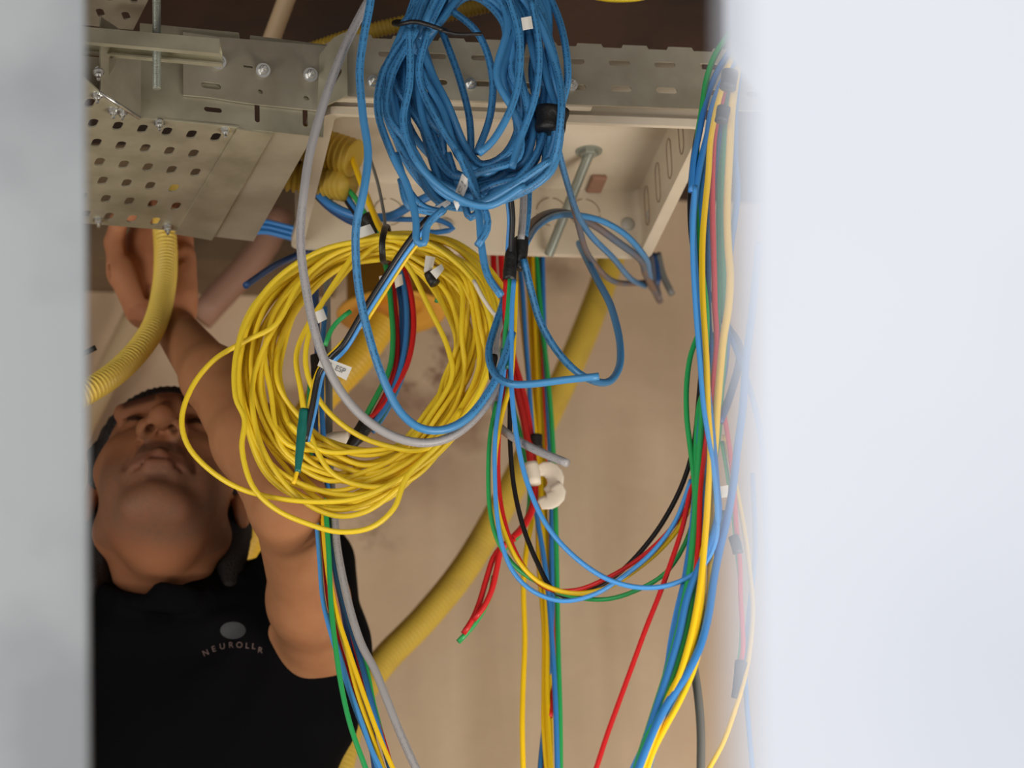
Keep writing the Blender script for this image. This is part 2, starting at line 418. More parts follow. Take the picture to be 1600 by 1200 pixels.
# slanted side of the tray turning towards the viewer
A, B = Vector((*xyz_(155, 143), zt)), Vector((*xyz_(218, 183), zt)); hgt = Vector((0, 0, 0.085))
nn = (B-A).cross(Vector((0, 0, 1))).normalized()*0.0018
v = [A, B, B+hgt, A+hgt]; v = v+[p+nn for p in v]
mk('slanted_rail', v, [[0, 1, 2, 3], [7, 6, 5, 4], [0, 4, 5, 1], [1, 5, 6, 2], [2, 6, 7, 3], [3, 7, 4, 0]], M['metal2'], tray, smooth=False)
C0, _, _ = sweep([A+Vector((0, 0, -.001)), B+Vector((0, 0, -.001))], 0.0022, 6), 0, 0
mk('folded_edge', C0[0], C0[1], M['bolt'], tray)
for (px, py) in ((342, 97), (411, 110), (485, 117)):
    hexbolt('bolt', VL(px, py, 0.005), (0.05, -1, -0.25), tray, 0.0062)
for (px, py) in ((177, 172), (191, 174), (249, 191), (352, 203), (154, 343), (262, 354), (152, 148), (154, 112)):
    hexbolt('bolt', VZ(px, py, zt-0.001), (0, -0.25, -1), tray, 0.0048, shank=0.005)
# bracket plates at the left end
br = empty('tray_bracket', VY(150, 110, YR-0.05))
tag(br, 'bent galvanised bracket at the left end of the perforated tray under the strut', 'bracket')
v, f = plate([xz(*p, YR-.05) for p in [(90, 84), (184, 92), (178, 106), (150, 150), (90, 160)]], [hslot(163, 90, 9, 3, YR-.05)], MX(YR-.05), 0.002)
mk('plate', v, f, M['metal2'], br, smooth=False)
hexbolt('bolt', VY(155, 112, YR-.052), (0.1, -1, -.3), br, 0.0046)
# second perforated tray higher up
z2 = VY(170, 20, 2.93).z
def xy2(px, py): p = VZ(px, py, z2); return (p.x, p.y)
t2 = empty('cable_tray', (xy2(190, 10)[0], xy2(190, 10)[1], z2))
tag(t2, 'end of a second perforated tray above the strut in the top left corner', 'cable tray')
hl = []
for (px, py) in ((157, 20), (197, 25), (170, -5), (208, -2), (120, 16), (184, -27), (222, -25)):
    p = xy2(px, py); hl.append(slot(p[0], p[1], 0.004, 0.009, -0.25))
v, f = plate([xy2(*p) for p in [(80, 34), (208, 47), (262, -60), (110, -60)]], hl, Matrix.Translation((0, 0, z2)), 0.002)
mk('perforated_base', v, f, M['metal2'], t2, smooth=False)

# strut channel with the threaded rod through it
Hs = 2.80
A, B = V(40, 45, Hs), V(343, 72, Hs)
sc_ = empty('strut_channel', (A+B)/2); tag(sc_, 'galvanised steel strut channel crossing the tray at top left', 'strut channel')
ax = (B-A).normalized(); dp = Vector((-ax.y, ax.x, 0)).normalized(); upv = Vector((0, 0, 1))
W_, Hh, t_ = 0.030, 0.017, 0.002
prof = [(0, 0), (0, Hh), (W_, Hh), (W_, 0), (W_-.007, 0), (W_-.007, t_), (W_-t_, t_), (W_-t_, Hh-t_), (t_, Hh-t_), (t_, t_), (.007, t_), (.007, 0)]
vs = [E+dp*x+upv*(z-Hh/2) for E in (A, B) for x, z in prof]; n = len(prof)
tr = tessellate_polygon([[Vector((x, z, 0)) for x, z in prof]])
fs = [list(t) for t in tr]+[[q+n for q in t][::-1] for t in tr]+[[i, (i+1) % n, (i+1) % n+n, i+n] for i in range(n)]
mk('channel', vs, fs, M['metal'], sc_, smooth=False)
p = V(242, 60, Hs)+dp*0.015
def threaded(name, A, B, r, m, lab, cat='threaded rod', pitch=0.0016):
    L = (B-A).length; k = int(L/pitch*4); t = np.linspace(0, 1, k)[:, None]
    C = np.array(A)*(1-t)+np.array(B)*t
    R = r*(1+0.07*np.sin(np.arange(k)*math.pi/2))
    v, f, u = sweep(C, R, 12)
    o = mk(name, v, f, m, smooth=True); tag(o, lab, cat); return o
zlow = V(243, 137, Hs+.013).z
threaded('threaded_rod', Vector((p.x, p.y, 3.46)), Vector((p.x, p.y, zlow)), 0.0042, M['rod'], 'zinc threaded rod hanging through the strut channel at top left')

# right tray: near side rail above the white box
zr = VY(545, 150, YR).z; zr1 = VY(545, 53, YR).z
x0 = xz(543, 100)[0]; x1 = xz(1330, 100)[0]
tr2 = empty('cable_tray', (x0+.3, YR, zr)); tag(tr2, 'slotted galvanised tray side above the open white box', 'cable tray')
tooth = []
x = x0; k = 0
tp = 0.0495; 
while x < x1-0.03:
    tooth += [(x, zr1), (min(x+tp*0.52, x1), zr1), (min(x+tp*0.56, x1), zr1-0.004), (min(x+tp*0.96, x1), zr1-0.004)]; x += tp
outl = [(x1, zr), (x0, zr)]+tooth+[(x1, zr1)]
hs = []
for px in range(0, 14):
    cx = xz(968, 100)[0]+tp*(px-8)
    if x0+0.03 < cx < x1-0.03:
        for pz in (98.5, 138.5):
            hs.append(slot(cx, xz(968, pz)[1], 0.0115, 0.0036))
v, f = plate(outl, hs, MX(YR), 0.002)
mk('side_rail', v, f, M['metal2'], tr2, smooth=False)
v, f = boxm((x0, YR+0.003, zr1-0.006), (x1, YR+0.02, zr1-0.004)); mk('top_lip', v, f, M['metal2'], tr2, smooth=False)
for (px, py) in ((583, 127), (893, 133), (735, 131)):
    hexbolt('bolt', VY(px, py, YR-0.001), (0.05, -1, -.2), tr2, 0.0052)
# slanted joint plate between the two trays
A, B = VL(497, 172, .006), VY(544, 150, YR-.003); At, Bt = VL(503, 88, .006), VY(544, 50, YR-.003)
Am = (At+Bt)/2+Vector((0, 0, .006))
X_ = (B-A).normalized(); n_ = (B-A).cross(Bt-B).normalized(); Y_ = n_.cross(X_)
Mp = Matrix((X_, Y_, n_)).transposed().to_4x4(); Mp.translation = A
inv = Mp.inverted()
lo = lambda p: ((inv @ p).x, (inv @ p).y)
sl = lo((A+B+At+Bt)/4+Vector((0.004, 0, -.006)))
v, f = plate([lo(q) for q in (A, B, Bt, Am, At)], [slot(sl[0], sl[1], 0.010, 0.0042, 0.75)], Mp, 0.002)
o = mk('joint_plate', v, f, M['metal'], smooth=False); tag(o, 'slanted galvanised joint plate between the two trays, at the box corner', 'joint plate')

# ------------------------------------------------------------------ white enclosure, open downwards
YB = 2.93
zB = VY(700, 184, YB).z
tl, tr_, bl, brp = VZ(537, 172, zB), VZ(1113, 193, zB), VZ(424, 393, zB), VZ(1022, 402, zB)
xL = (tl.x+bl.x)/2; xR = (tr_.x+brp.x)/2; yN = YB; yF = (bl.y+brp.y)/2
hB = 0.085
box = empty('electrical_box', ((xL+xR)/2, (yN+yF)/2, zB)); tag(box, 'open white electrical box with knockouts under the tray, cables inside', 'electrical box')
def rrect(x0, y0, x1, y1, r, n=5):
    pts = []
    for cx, cy, a0 in ((x1-r, y1-r, 0), (x0+r, y1-r, 90), (x0+r, y0+r, 180), (x1-r, y0+r, 270)):
        for k in range(n):
            a = math.radians(a0+90*k/(n-1)); pts.append((cx+r*math.cos(a), cy+r*math.sin(a)))
    return pts
v, f = plate(rrect(xL, yN, xR, yF, 0.014), [rrect(xL+.014, yN+.006, xR-.014, yF-.008, 0.010)], Matrix.Translation((0, 0, zB)), 0.009)
bevel(mk('rim', v, f, M['boxp'], box, smooth=False), 0.0015)
v, f = plate(rrect(xL+.005, yN+.004, xR-.005, yF-.004, 0.012), [rrect(xL+.009, yN+.008, xR-.009, yF-.008, 0.009)], Matrix.Translation((0, 0, zB+.009)), hB-.009)
mk('side_walls', v, f, M['boxp'], box, smooth=False)
v, f = plate(rrect(xL+.005, yN+.004, xR-.005, yF-.004, 0.012), [], Matrix.Translation((0, 0, zB+hB)), 0.004)
mk('back_panel', v, f, M['boxp'], box, smooth=False)
zP = zB+hB
yW = yF-.008                                     # inner face of the far wall
def ringarc(c, e1, e2, r, a0, a1, t=0.0006, n=24):
    a = np.linspace(math.radians(a0), math.radians(a1), n)[:, None]
    C = np.array(c)+np.cos(a)*np.array(e1)*r+np.sin(a)*np.array(e2)*r
    return sweep(C, t, 5)
for (px, py, rr) in ((607, 331, .017), (862, 331, .018), (914, 333, .018), (1300, 330, .018)):
    if px > 1200: continue
    c = VY(px, py, yW-.0005)
    for (a0, a1) in ((5, 82), (98, 172), (188, 262), (278, 352)):
        pass
    v, f, u = join([ringarc(c, (1, 0, 0), (0, 0, 1), rr, a0, a1) for (a0, a1) in ((5, 82), (98, 172), (188, 262), (278, 352))])
    mk('knockout', v, f, M['boxl'], box)
xW = xR-.009-.0005
for k in range(5):                                # oval knockouts on the right inner wall
    yc = yN+.05+k*.062; parts = []
    for q in range(2):
        pts = slot(yc, zB+.048, 0.010+q*.014, 0.024+q*.008)
        C = [Vector((xW, a_, b2)) for a_, b2 in pts]
        if q == 0: parts.append(sweep(spline(C, .004, True), 0.0006, 5, True))
    v, f, u = join(parts); mk('knockout', v, f, M['boxl'], box)
# fittings
def dome(name, c, d, r, h, m, parent):
    d = Vector(d).normalized(); q = d.to_track_quat('Z', 'Y').to_matrix(); n = 24; vs = []; rows = 7
    for i in range(rows):
        t = i/(rows-1)*math.pi/2
        for k in range(n):
            a_ = 2*math.pi*k/n; vs.append(Vector(c)+q @ Vector((r*math.cos(t)*math.cos(a_), r*math.cos(t)*math.sin(a_), h*math.sin(t))))
    fs = [[i*n+k, i*n+(k+1) % n, (i+1)*n+(k+1) % n, (i+1)*n+k] for i in range(rows-1) for k in range(n)]
    fs.append(list(range(n-1, -1, -1)))
    return mk(name, vs, fs, m, parent)
dome('plug', VY(981, 350, yW), (0, -1, 0), 0.0085, 0.004, M['pale'], box)
dome('plug', VY(697, 351, yW), (0, -1, 0), 0.009, 0.004, M['pale'], box)
dome('plug', Vector((xW, yF-.05, zB+.035)), (-1, 0, 0), 0.006, 0.002, M['pale'], box)
v, f = boxm((-.009, -.02, -.006), (.009, .02, 0)); c = VZ(932, 284, zP); v = v+np.array(c)
bevel(mk('clip', v, f, M['pipe'], box, smooth=False), .002)
c = VZ(920, 236, zP)
rod_o = threaded('threaded_rod', c+Vector((0, 0, -.004)), VY(857, 398, yW-.006), 0.0056, M['rod'], 'zinc threaded rod lying across the inside of the white box')
wv = hexbolt('washer', c, (0, 0, -1), None, 0.0125, M['rod'], 0.002); tag(wv, 'round washer and nut on the rod inside the white box', 'washer')
# near upper lip strips between tray side and rim
v, f = boxm((xL+.012, YB-.012, zB+.012), (xz(932, 170)[0], YB-.002, zr+.02)); bevel(mk('near_side_strip', v, f, M['boxp'], box, smooth=False), .002)

# ------------------------------------------------------------------ conduits and pipes
def conduit(name, P, r, m, lab, cat='conduit', pitch=0.0052, amp=0.085, group=None, parent=None, hollow=False):
    C = spline(P, pitch/5)
    L = np.concatenate([[0], np.cumsum(np.linalg.norm(np.diff(C, axis=0), axis=1))])
    n = int(L[-1]/(pitch/6)); t = np.linspace(0, L[-1], n)
    C = np.stack([np.interp(t, L, C[:, k]) for k in range(3)], 1)
    s = np.sin(2*math.pi*t/pitch); R = r*(1+amp*np.sign(s)*np.abs(s)**0.6)
    v, f, u = sweep(C, R, 28)
    o = mk(name, v, f, m, parent)
    if parent is None: tag(o, lab, cat, group)
    return o
conduit('corrugated_conduit', [V(262, 290, 3.38), V(257, 350, 3.352), V(259, 400, 3.348), V(256, 450, 3.33), V(238, 515, 3.28), V(195, 570, 3.24), V(140, 610, 3.2), V(60, 650, 3.18), V(-60, 690, 3.15)],
        0.0131, M['cond'], 'pale yellow corrugated conduit curving down through the raised hand')
conduit('corrugated_conduit', [V(470, 84, 3.12), V(560, 54, 3.10), V(660, 30, 3.10), V(780, 2, 3.10), V(900, -40, 3.12)], 0.0088, M['cond2'],
        'dusty yellow corrugated conduit running along behind the blue coil', pitch=0.0045)
for (P, rr, lab) in (([V(520, 160, 3.10), V(538, 215, 3.10), V(532, 258, 3.10)], 0, ''),):
    pass
conduit('corrugated_conduit', [V(450, 218, 3.12), V(500, 230, 3.12), V(556, 248, 3.11)], 0.0195, M['cond2'], 'upper yellow corrugated conduit stub in the left of the white box', pitch=0.0072, amp=.11, group=None)
conduit('corrugated_conduit', [V(440, 270, 3.15), V(490, 278, 3.15), V(546, 288, 3.13)], 0.0185, M['cond2'], 'lower yellow corrugated conduit stub in the left of the white box', pitch=0.0072, amp=.11)
conduit('yellow_conduit', [V(975, 330, 3.86), V(950, 420, 3.84), V(905, 540, 3.80), V(850, 660, 3.78), V(790, 780, 3.74), V(725, 890, 3.72), V(660, 970, 3.70), V(600, 1032, 3.68), V(560, 1090, 3.66), V(530, 1200, 3.64), V(510, 1330, 3.64)],
        0.0178, M['cond2'], 'thick yellow conduit running diagonally down the back wall', pitch=0.006, amp=.01)
conduit('yellow_conduit', [V(600, 500, 3.72), V(560, 560, 3.72), V(500, 625, 3.72), V(450, 700, 3.72), V(412, 790, 3.72), V(375, 880, 3.74), V(340, 980, 3.76), V(320, 1100, 3.76)],
        0.0205, M['cond3'], 'yellow conduit going down behind the shoulder from the amber round box', pitch=0.006, amp=.015)
v, f, u = sweep(spline([V(850, -130, 3.0), V(870, -60, 3.0), V(900, -18, 3.0), V(930, -4, 3.0), V(970, 0, 3.0), V(1010, -5, 3.0), V(1040, -25, 3.0), V(1070, -70, 3.0), V(1080, -140, 3.0)], .004), 0.0026, 10)
tag(mk('yellow_cable', v, f, M['y']), 'yellow cable arc just entering the frame below the ceiling, right of the blue coil', 'cable')
def pipe(name, P, r, m, lab):
    v, f, u = sweep(spline(P, .02), r, 20); tag(mk(name, v, f, m), lab, 'pipe')
pipe('pipe', [V(436, 330, 3.80), V(415, 380, 3.80), V(312, 497, 3.80)], 0.0195, M['pipe'], 'dusty pink pipe behind the wrist, below the tray end')
pipe('pipe', [V(215, 490, 3.965), V(165, 590, 3.96), V(110, 700, 3.955)], 0.018, M['pipe2'], 'cream pipe on the wall behind the yellow conduit and wrist')
pipe('pipe', [V(462, -40, 3.2), V(425, 60, 3.24), V(405, 120, 3.26)], 0.0105, M['pipe2'], 'cream pipe under the brown ceiling at top left')

# amber round junction box behind the coil
rb = empty('round_junction_box', V(612, 500, 3.74)); tag(rb, 'amber round junction box on the back wall behind the yellow coil', 'junction box')
def lathe(c, prof, n=40):
    vs = []; fs = []
    for (r, z) in prof:
        for k in range(n):
            a_ = 2*math.pi*k/n; vs.append((c.x+r*math.cos(a_), c.y+r*math.sin(a_), c.z+z))
    m = len(prof)
    for i in range(m-1):
        for k in range(n): fs.append([i*n+k, i*n+(k+1) % n, (i+1)*n+(k+1) % n, (i+1)*n+k])
    return np.array(vs), fs
c = V(612, 492, 3.74)
v, f = lathe(c, [(0.036, .012), (0.052, .006), (0.070, 0), (0.072, .003), (0.068, .008), (0.058, .012), (0.057, 0.068), (0.0, 0.068)])
mk('body', v, f, M['cond4'], rb)
v, f = lathe(c, [(0.0, 0.010), (0.046, 0.010), (0.046, .03), (0, .03)]); mk('base', v, f, M['orange'], rb)

# ------------------------------------------------------------------ coils of cable
def path(pts, H, wob=0):
    n = len(pts); out = []
    for i, (x, y) in enumerate(pts):
        h = np.interp(i/max(n-1, 1), np.linspace(0, 1, len(H)), H) if isinstance(H, (list, tuple)) else H
        out.append(V(x, y, h))
    return out
def strand(name, pts, H, r, m, parent=None, step=0.006, n=10):
    v, f, u = sweep(spline(path(pts, H), step), r, n)
    return mk(name, v, f, m, parent, uvs=u)

def coil_cable(name, stations, turns, Hc, dH, rnd, r, m, parent, spread, start=0, end=None, conv=None, slow=0.5):
    """one cable going round and round through the stations (inner, outer) of the coil"""
    ns = len(stations); pts = []
    total = turns*ns
    base = rnd.random(); wv = [base]*ns
    for k in range(total+1):
        s = (k+start) % ns; t = (k+start)//ns
        if s == 0 or k == 0:
            base = rnd.random(); hb = rnd.uniform(-1, 1)
        tgt = base+rnd.uniform(-spread, spread)
        wv_ = min(1, max(0, tgt))
        if k > 0: wv_ = slow*last+(1-slow)*wv_
        last = wv_
        (ix, iy), (ox, oy) = stations[s]
        x, y = ix+(ox-ix)*wv_, iy+(oy-iy)*wv_
        h = Hc+dH*(0.7*hb+0.3*rnd.uniform(-1, 1))
        pts.append(V(x+rnd.uniform(-3, 3), y+rnd.uniform(-3, 3), h))
    v, f, u = sweep(spline(pts, 0.007), r, 10)
    return mk(name, v, f, m, parent, uvs=u)

YST = [((603, 402), (603, 368)), ((652, 425), (690, 372)), ((680, 470), (752, 418)), ((704, 535), (779, 488)), ((690, 592), (768, 570)),
       ((658, 650), (735, 650)), ((612, 700), (670, 724)), ((560, 702), (600, 782)), ((508, 684), (520, 802)), ((472, 655), (420, 752)),
       ((440, 590), (376, 660)), ((446, 530), (366, 572)), ((478, 470), (394, 478)), ((535, 415), (482, 408))]
yc = empty('cable_coil', V(570, 800, 3.05)); tag(yc, 'large tangled coil of yellow cable hanging from a black tie under the white box', 'cable coil')
R_ = random.Random(5)
for k, tn in enumerate((6, 6, 6, 7)):
    coil_cable('cable', YST, tn, 3.05, 0.022, R_, 0.00285, M['y'], yc, 0.45, start=0)
# the looser turns that stand away from the coil
strand('cable', [(603, 372), (520, 398), (470, 440), (430, 508), (385, 532), (335, 562), (300, 605), (284, 655), (293, 695), (325, 732), (372, 762), (430, 778), (500, 784), (560, 778), (640, 740), (700, 690), (755, 600), (770, 520), (745, 440), (690, 390), (603, 374)], 3.02, .0029, M['y'], yc)
strand('cable', [(603, 370), (500, 392), (420, 448), (372, 540), (368, 620), (382, 655), (378, 700), (395, 760), (430, 795), (480, 818), (530, 831), (580, 824), (615, 795), (636, 745), (690, 690), (745, 620), (770, 540), (740, 440), (660, 376), (603, 369)], 3.01, .0029, M['y'], yc)
strand('cable', [(603, 372), (500, 420), (430, 510), (395, 600), (410, 700), (470, 780), (525, 806), (570, 800), (620, 765), (700, 680), (750, 610), (775, 500), (740, 420), (603, 372)], 3.03, .0029, M['y'], yc)
strand('cable', [(560, 385), (495, 490), (478, 548), (482, 590), (510, 640), (560, 680), (610, 698), (650, 704), (690, 690), (745, 620), (778, 500)], 3.02, .0029, M['y'], yc)
strand('cable', [(603, 372), (545, 420), (465, 545), (470, 610), (485, 680), (520, 740), (575, 760), (640, 750), (690, 700), (720, 640)], 3.03, .0029, M['y'], yc)
strand('cable', [(618, 395), (640, 420), (670, 480), (700, 545), (706, 590), (672, 650), (640, 690), (560, 705), (500, 703), (450, 660)], 3.03, .0029, M['y'], yc)
strand('cable', [(630, 390), (690, 372), (745, 400), (780, 440), (800, 470)], 3.07, .0029, M['y'], yc)
strand('cable', [(545, 232), (556, 262), (566, 290), (582, 330), (600, 364), (640, 378), (700, 420)], [3.11, 3.08, 3.05], .0034, M['yw'], yc)
strand('cable', [(552, 250), (560, 275), (574, 306), (590, 345), (606, 366), (660, 380), (720, 450)], [3.12, 3.09, 3.06], .0030, M['yw'], yc)
v, f, u = sweep(spline([V(598, 402, 3.0), V(597, 380, 2.99), V(601, 358, 3.0), V(607, 364, 3.1), V(608, 385, 3.11), V(606, 405, 3.09)], .004, True), 0.0034, 8, True, flat=(.45, 1))
mk('cable_tie', v, f, M['tape'], yc)
strand('tie_tail', [(576, 240), (590, 285), (600, 335), (602, 362)], [3.08, 3.0], .0018, M['dgr'], yc)

BST = [((692, 45), (628, 40)), ((738, 12), (716, -120)), ((778, 40), (848, -20)), ((768, 120), (886, 118)), ((805, 186), (882, 188)),
       ((788, 240), (862, 268)), ((756, 258), (782, 312)), ((728, 226), (690, 330)), ((700, 165), (622, 245)), ((684, 105), (594, 118))]
bc = empty('cable_coil', V(740, 330, 2.84)); tag(bc, 'blue cable coil tied with black tape, hanging in front of the tray', 'cable coil')
R_ = random.Random(11)
for k, tn in enumerate((5, 6, 5, 5)):
    coil_cable('cable', BST, tn, 2.835, 0.03, R_, 0.00385, M['b'], bc, 0.42, start=0, slow=.35)
for pts, H in (
    ([(640, 46), (600, 110), (590, 170), (612, 240), (636, 290), (650, 345), (652, 378), (662, 380), (668, 352), (694, 326)], 2.80),
    ([(650, 46), (612, 120), (606, 180), (640, 225), (690, 300), (740, 318), (800, 290), (860, 250)], 2.80),
    ([(668, 46), (655, 120), (690, 200), (735, 270), (748, 330), (752, 380), (762, 430), (783, 462)], 2.81),
    ([(690, 46), (720, 130), (735, 200), (728, 280), (700, 310)], 2.85),
    ([(700, 12), (745, 50), (768, 110), (766, 180), (745, 240)], 2.84),
    ([(790, -20), (812, 60), (805, 150), (770, 220), (748, 240)], 2.80),
    ([(830, 0), (842, 80), (836, 150), (812, 220), (800, 262)], 2.81),
    ([(715, 235), (742, 300), (760, 335), (761, 358), (746, 384)], 2.80),
    ([(700, 240), (722, 305), (735, 340), (752, 326), (770, 300)], 2.82),
    ([(618, 240), (640, 300), (665, 325), (695, 332), (640, 322), (626, 280)], 2.82),
    ([(640, 46), (640, 130), (630, 190), (650, 250), (700, 300), (760, 322), (820, 290)], 2.79),
    ):
    strand('cable', pts, H, .0038, M['b'], bc)
v, f, u = sweep(spline([V(624, 38, 2.80), V(650, 34, 2.79), V(690, 46, 2.79), V(697, 50, 2.85), V(660, 40, 2.90), V(628, 34, 2.89)], .005, True), 0.0024, 8, True)
mk('cable_tie', v, f, M['tape'], bc)
strand('tie_tail', [(686, 46), (710, 53), (753, 53)], 2.79, .0019, M['tape'], bc)
def tape(name, pts, H, r, parent=None, m='tape', flat=(1, 1), lab=None, n=20):
    C = spline(path(pts, H), .003); k = len(C)
    R = (np.array(r) if isinstance(r, (list, tuple)) else np.array([r, r]))
    R = np.interp(np.linspace(0, 1, k), np.linspace(0, 1, len(R)), R)*(1+0.03*np.sin(np.arange(k)*1.3))
    v, f, u = sweep(C, R, n, flat=flat); o = mk(name, v, f, M[m], parent)
    if lab: tag(o, lab, 'tape')
    return o
tape('electrical_tape', [(864, 170), (861, 190), (859, 205)], 2.83, [.0155, .0145, .0135], bc, flat=(.75, 1.1))
def label(name, A, B, C_, D, H, parent=None, bend=0.003, lab=None, text=None, m='paper'):
    """slightly curled paper flag: px corners A B C D"""
    nx, ny = 8, 2; P = [[None]*(nx+1) for _ in range(ny+1)]
    for j in range(ny+1):
        for i in range(nx+1):
            s, t = i/nx, j/ny
            x = (A[0]*(1-s)+B[0]*s)*(1-t)+(D[0]*(1-s)+C_[0]*s)*t; y = (A[1]*(1-s)+B[1]*s)*(1-t)+(D[1]*(1-s)+C_[1]*s)*t
            P[j][i] = V(x, y, H-bend*math.sin(math.pi*s))
    vs = []; fs = []
    for off in (0, 0.0007):
        for j in range(ny+1):
            for i in range(nx+1): vs.append(P[j][i]+HD*off)
    N = (nx+1)*(ny+1)
    for j in range(ny):
        for i in range(nx):
            a = j*(nx+1)+i; q = [a, a+1, a+nx+2, a+nx+1]; fs.append(q); fs.append([z+N for z in q][::-1])
    rim = [i for i in range(nx+1)]+[(j*(nx+1)+nx) for j in range(1, ny+1)]+[ny*(nx+1)+i for i in range(nx-1, -1, -1)]+[j*(nx+1) for j in range(ny-1, 0, -1)]
    for k in range(len(rim)):
        a, b = rim[k], rim[(k+1) % len(rim)]; fs.append([a, a+N, b+N, b])
    o = mk(name, vs, fs, M[m], parent, smooth=False)
    if lab: tag(o, lab, 'label')
    if text:
        tx, (s0, s1), (t0, t1) = text
        cu = bpy.data.curves.new('lettering', 'FONT'); cu.body = tx; cu.size = 1; cu.extrude = 0
        tmp = bpy.data.objects.new('lettering', cu); COL.objects.link(tmp)
        bpy.context.view_layer.update()
        me = bpy.data.meshes.new_from_object(tmp.evaluated_get(bpy.context.evaluated_depsgraph_get()))
        bpy.data.objects.remove(tmp)
        co = np.array([v_.co[:] for v_ in me.vertices]); x0, x1 = co[:, 0].min(), co[:, 0].max(); y0, y1 = co[:, 1].min(), co[:, 1].max()
        vs = []
        for c in co:
            s = s0+(s1-s0)*(c[0]-x0)/(x1-x0); t = t1-(t1-t0)*(c[1]-y0)/(y1-y0)
            x = (A[0]*(1-s)+B[0]*s)*(1-t)+(D[0]*(1-s)+C_[0]*s)*t; y = (A[1]*(1-s)+B[1]*s)*(1-t)+(D[1]*(1-s)+C_[1]*s)*t
            vs.append(V(x, y, H-bend*math.sin(math.pi*s)-0.0006))
        par = parent if parent is not None else o
        t_ = mk('lettering', vs, [list(p.vertices) for p in me.polygons], M['ink'], par, smooth=False)
    return o
label('label', (814, 28), (830, 25), (833, 44), (817, 47), 2.79, bc)
label('label', (1, 1), (2, 1), (2, 2), (1, 2), 2.79, bc) if False else None
label('label', (665, 399), (680, 402), (674, 430), (662, 424), 3.02, yc)
label('label', (672, 424), (690, 412), (694, 420), (682, 436), 3.01, yc)
tape('black_cap', [(671, 426), (675, 436), (680, 444)], 3.02, .006, yc)

# ------------------------------------------------------------------ single cables and wires
def wire(lab, key, r, H, pts, cat='wire', name=None, group=None):
    names = {'wire': 'electrical_wire', 'cable': 'electrical_cable'}
    o = strand(name or names[cat], pts, H, r, M[key])
    return tag(o, lab, cat, group)
W = 0.0023
# the two big ones in front
wire('long grey cable sweeping from the top down in front of the yellow coil', 'gr', .0046, [2.78, 2.80, 2.86, 2.92],
     [(600, -60), (585, -15), (572, 8), (545, 60), (520, 120), (497, 190), (482, 250), (475, 300), (470, 350), (471, 400), (478, 450), (490, 510), (508, 565), (537, 618), (575, 658), (620, 684), (665, 692), (705, 682), (745, 650), (772, 610), (783, 570), (795, 500)], 'cable')
wire('blue cable looping down in front of the yellow coil beside the grey cable', 'b', .0042, [2.77, 2.79, 2.85, 2.90],
     [(582, -60), (579, 0), (568, 60), (562, 110), (567, 180), (575, 240), (568, 300), (557, 350), (556, 400), (562, 460), (578, 530), (600, 595), (625, 643), (655, 668), (690, 672), (728, 655), (765, 610), (788, 560), (800, 520)], 'cable')
# arch over: black, blue, yellow
arch = [(797, 440), (799, 380), (801, 340), (797, 305), (788, 280), (772, 264), (752, 260), (735, 266), (715, 285), (690, 318), (655, 356), (628, 392), (603, 430), (565, 490), (535, 540), (515, 560), (500, 580), (487, 640), (476, 690)]
def shift(pts, dx, dy): return [(x+dx, y+dy) for x, y in pts]
HA = [2.92, 2.88, 2.86, 2.88, 2.92, 2.95]
wire('black wire arching over from the black tape to the teal tape', 'k', .0030, HA, arch, 'wire')
a2 = [(x+(5 if i > 9 else -5), y+(5 if i > 9 else 3)) for i, (x, y) in enumerate(arch)]
wire('light blue wire running beside the black arching wire to the teal tape', 'lb', .0027, [h+.004 for h in HA], a2[:-3]+[(505, 582), (492, 640), (480, 690)], 'wire')
a3 = [(x+(10 if i > 9 else -1), y+(8 if i > 9 else 6)) for i, (x, y) in enumerate(arch)]
wire('yellow wire running beside the light blue arching wire', 'yw', .0022, [h+.008 for h in HA], a3[:-5]+[(570, 505), (535, 535), (498, 578), (482, 640), (472, 688)], 'wire')
tape('electrical_tape', [(476, 640), (472, 670), (469, 700), (465, 738)], 2.945, [.0052, .005, .0045, .003], m='dg', lab='teal tape wound round the wire ends hanging at the left of the yellow coil')
wire('short bare tipped yellow wire end poking out below the teal tape', 'yw', .0021, 2.945, [(466, 730), (462, 745), (458, 756)])
o = label('cable_label', (502, 556), (550, 574), (541, 594), (496, 571), 2.905, None, .004, 'white paper label reading ESP on the wires in front of the yellow coil', ('R. ESP', (.30, .86), (.25, .68)))
label('cable_label', (722, 271), (735, 283), (714, 330), (707, 312), 2.80, None, .004, 'curled white paper label hanging below the blue coil', ('TECNICO', (.2, .8), (.2, .6)))
label('cable_label', (678, 324), (706, 308), (704, 318), (684, 332), 2.83, None, .003, 'small folded white label left of the curled one under the blue coil')
label('cable_label', (492, 488), (505, 482), (511, 498), (497, 505), 3.0, None, .002, 'small white label at the left inside edge of the yellow coil beside the grey cable')
label('cable_label', (560, 356), (578, 350), (586, 364), (562, 372), 3.0, None, .002, 'small white label on top of the yellow coil under the blue cable')
wire('flat pale marker sleeve crossing the right side of the yellow coil', 'foam', .0022, 2.97, [(740, 438), (752, 462), (768, 486), (779, 498)])
label('cable_label', (772, 489), (781, 491), (780, 502), (771, 500), 2.93, None, .001, 'tiny printed label on the blue cable at the right edge of the yellow coil')
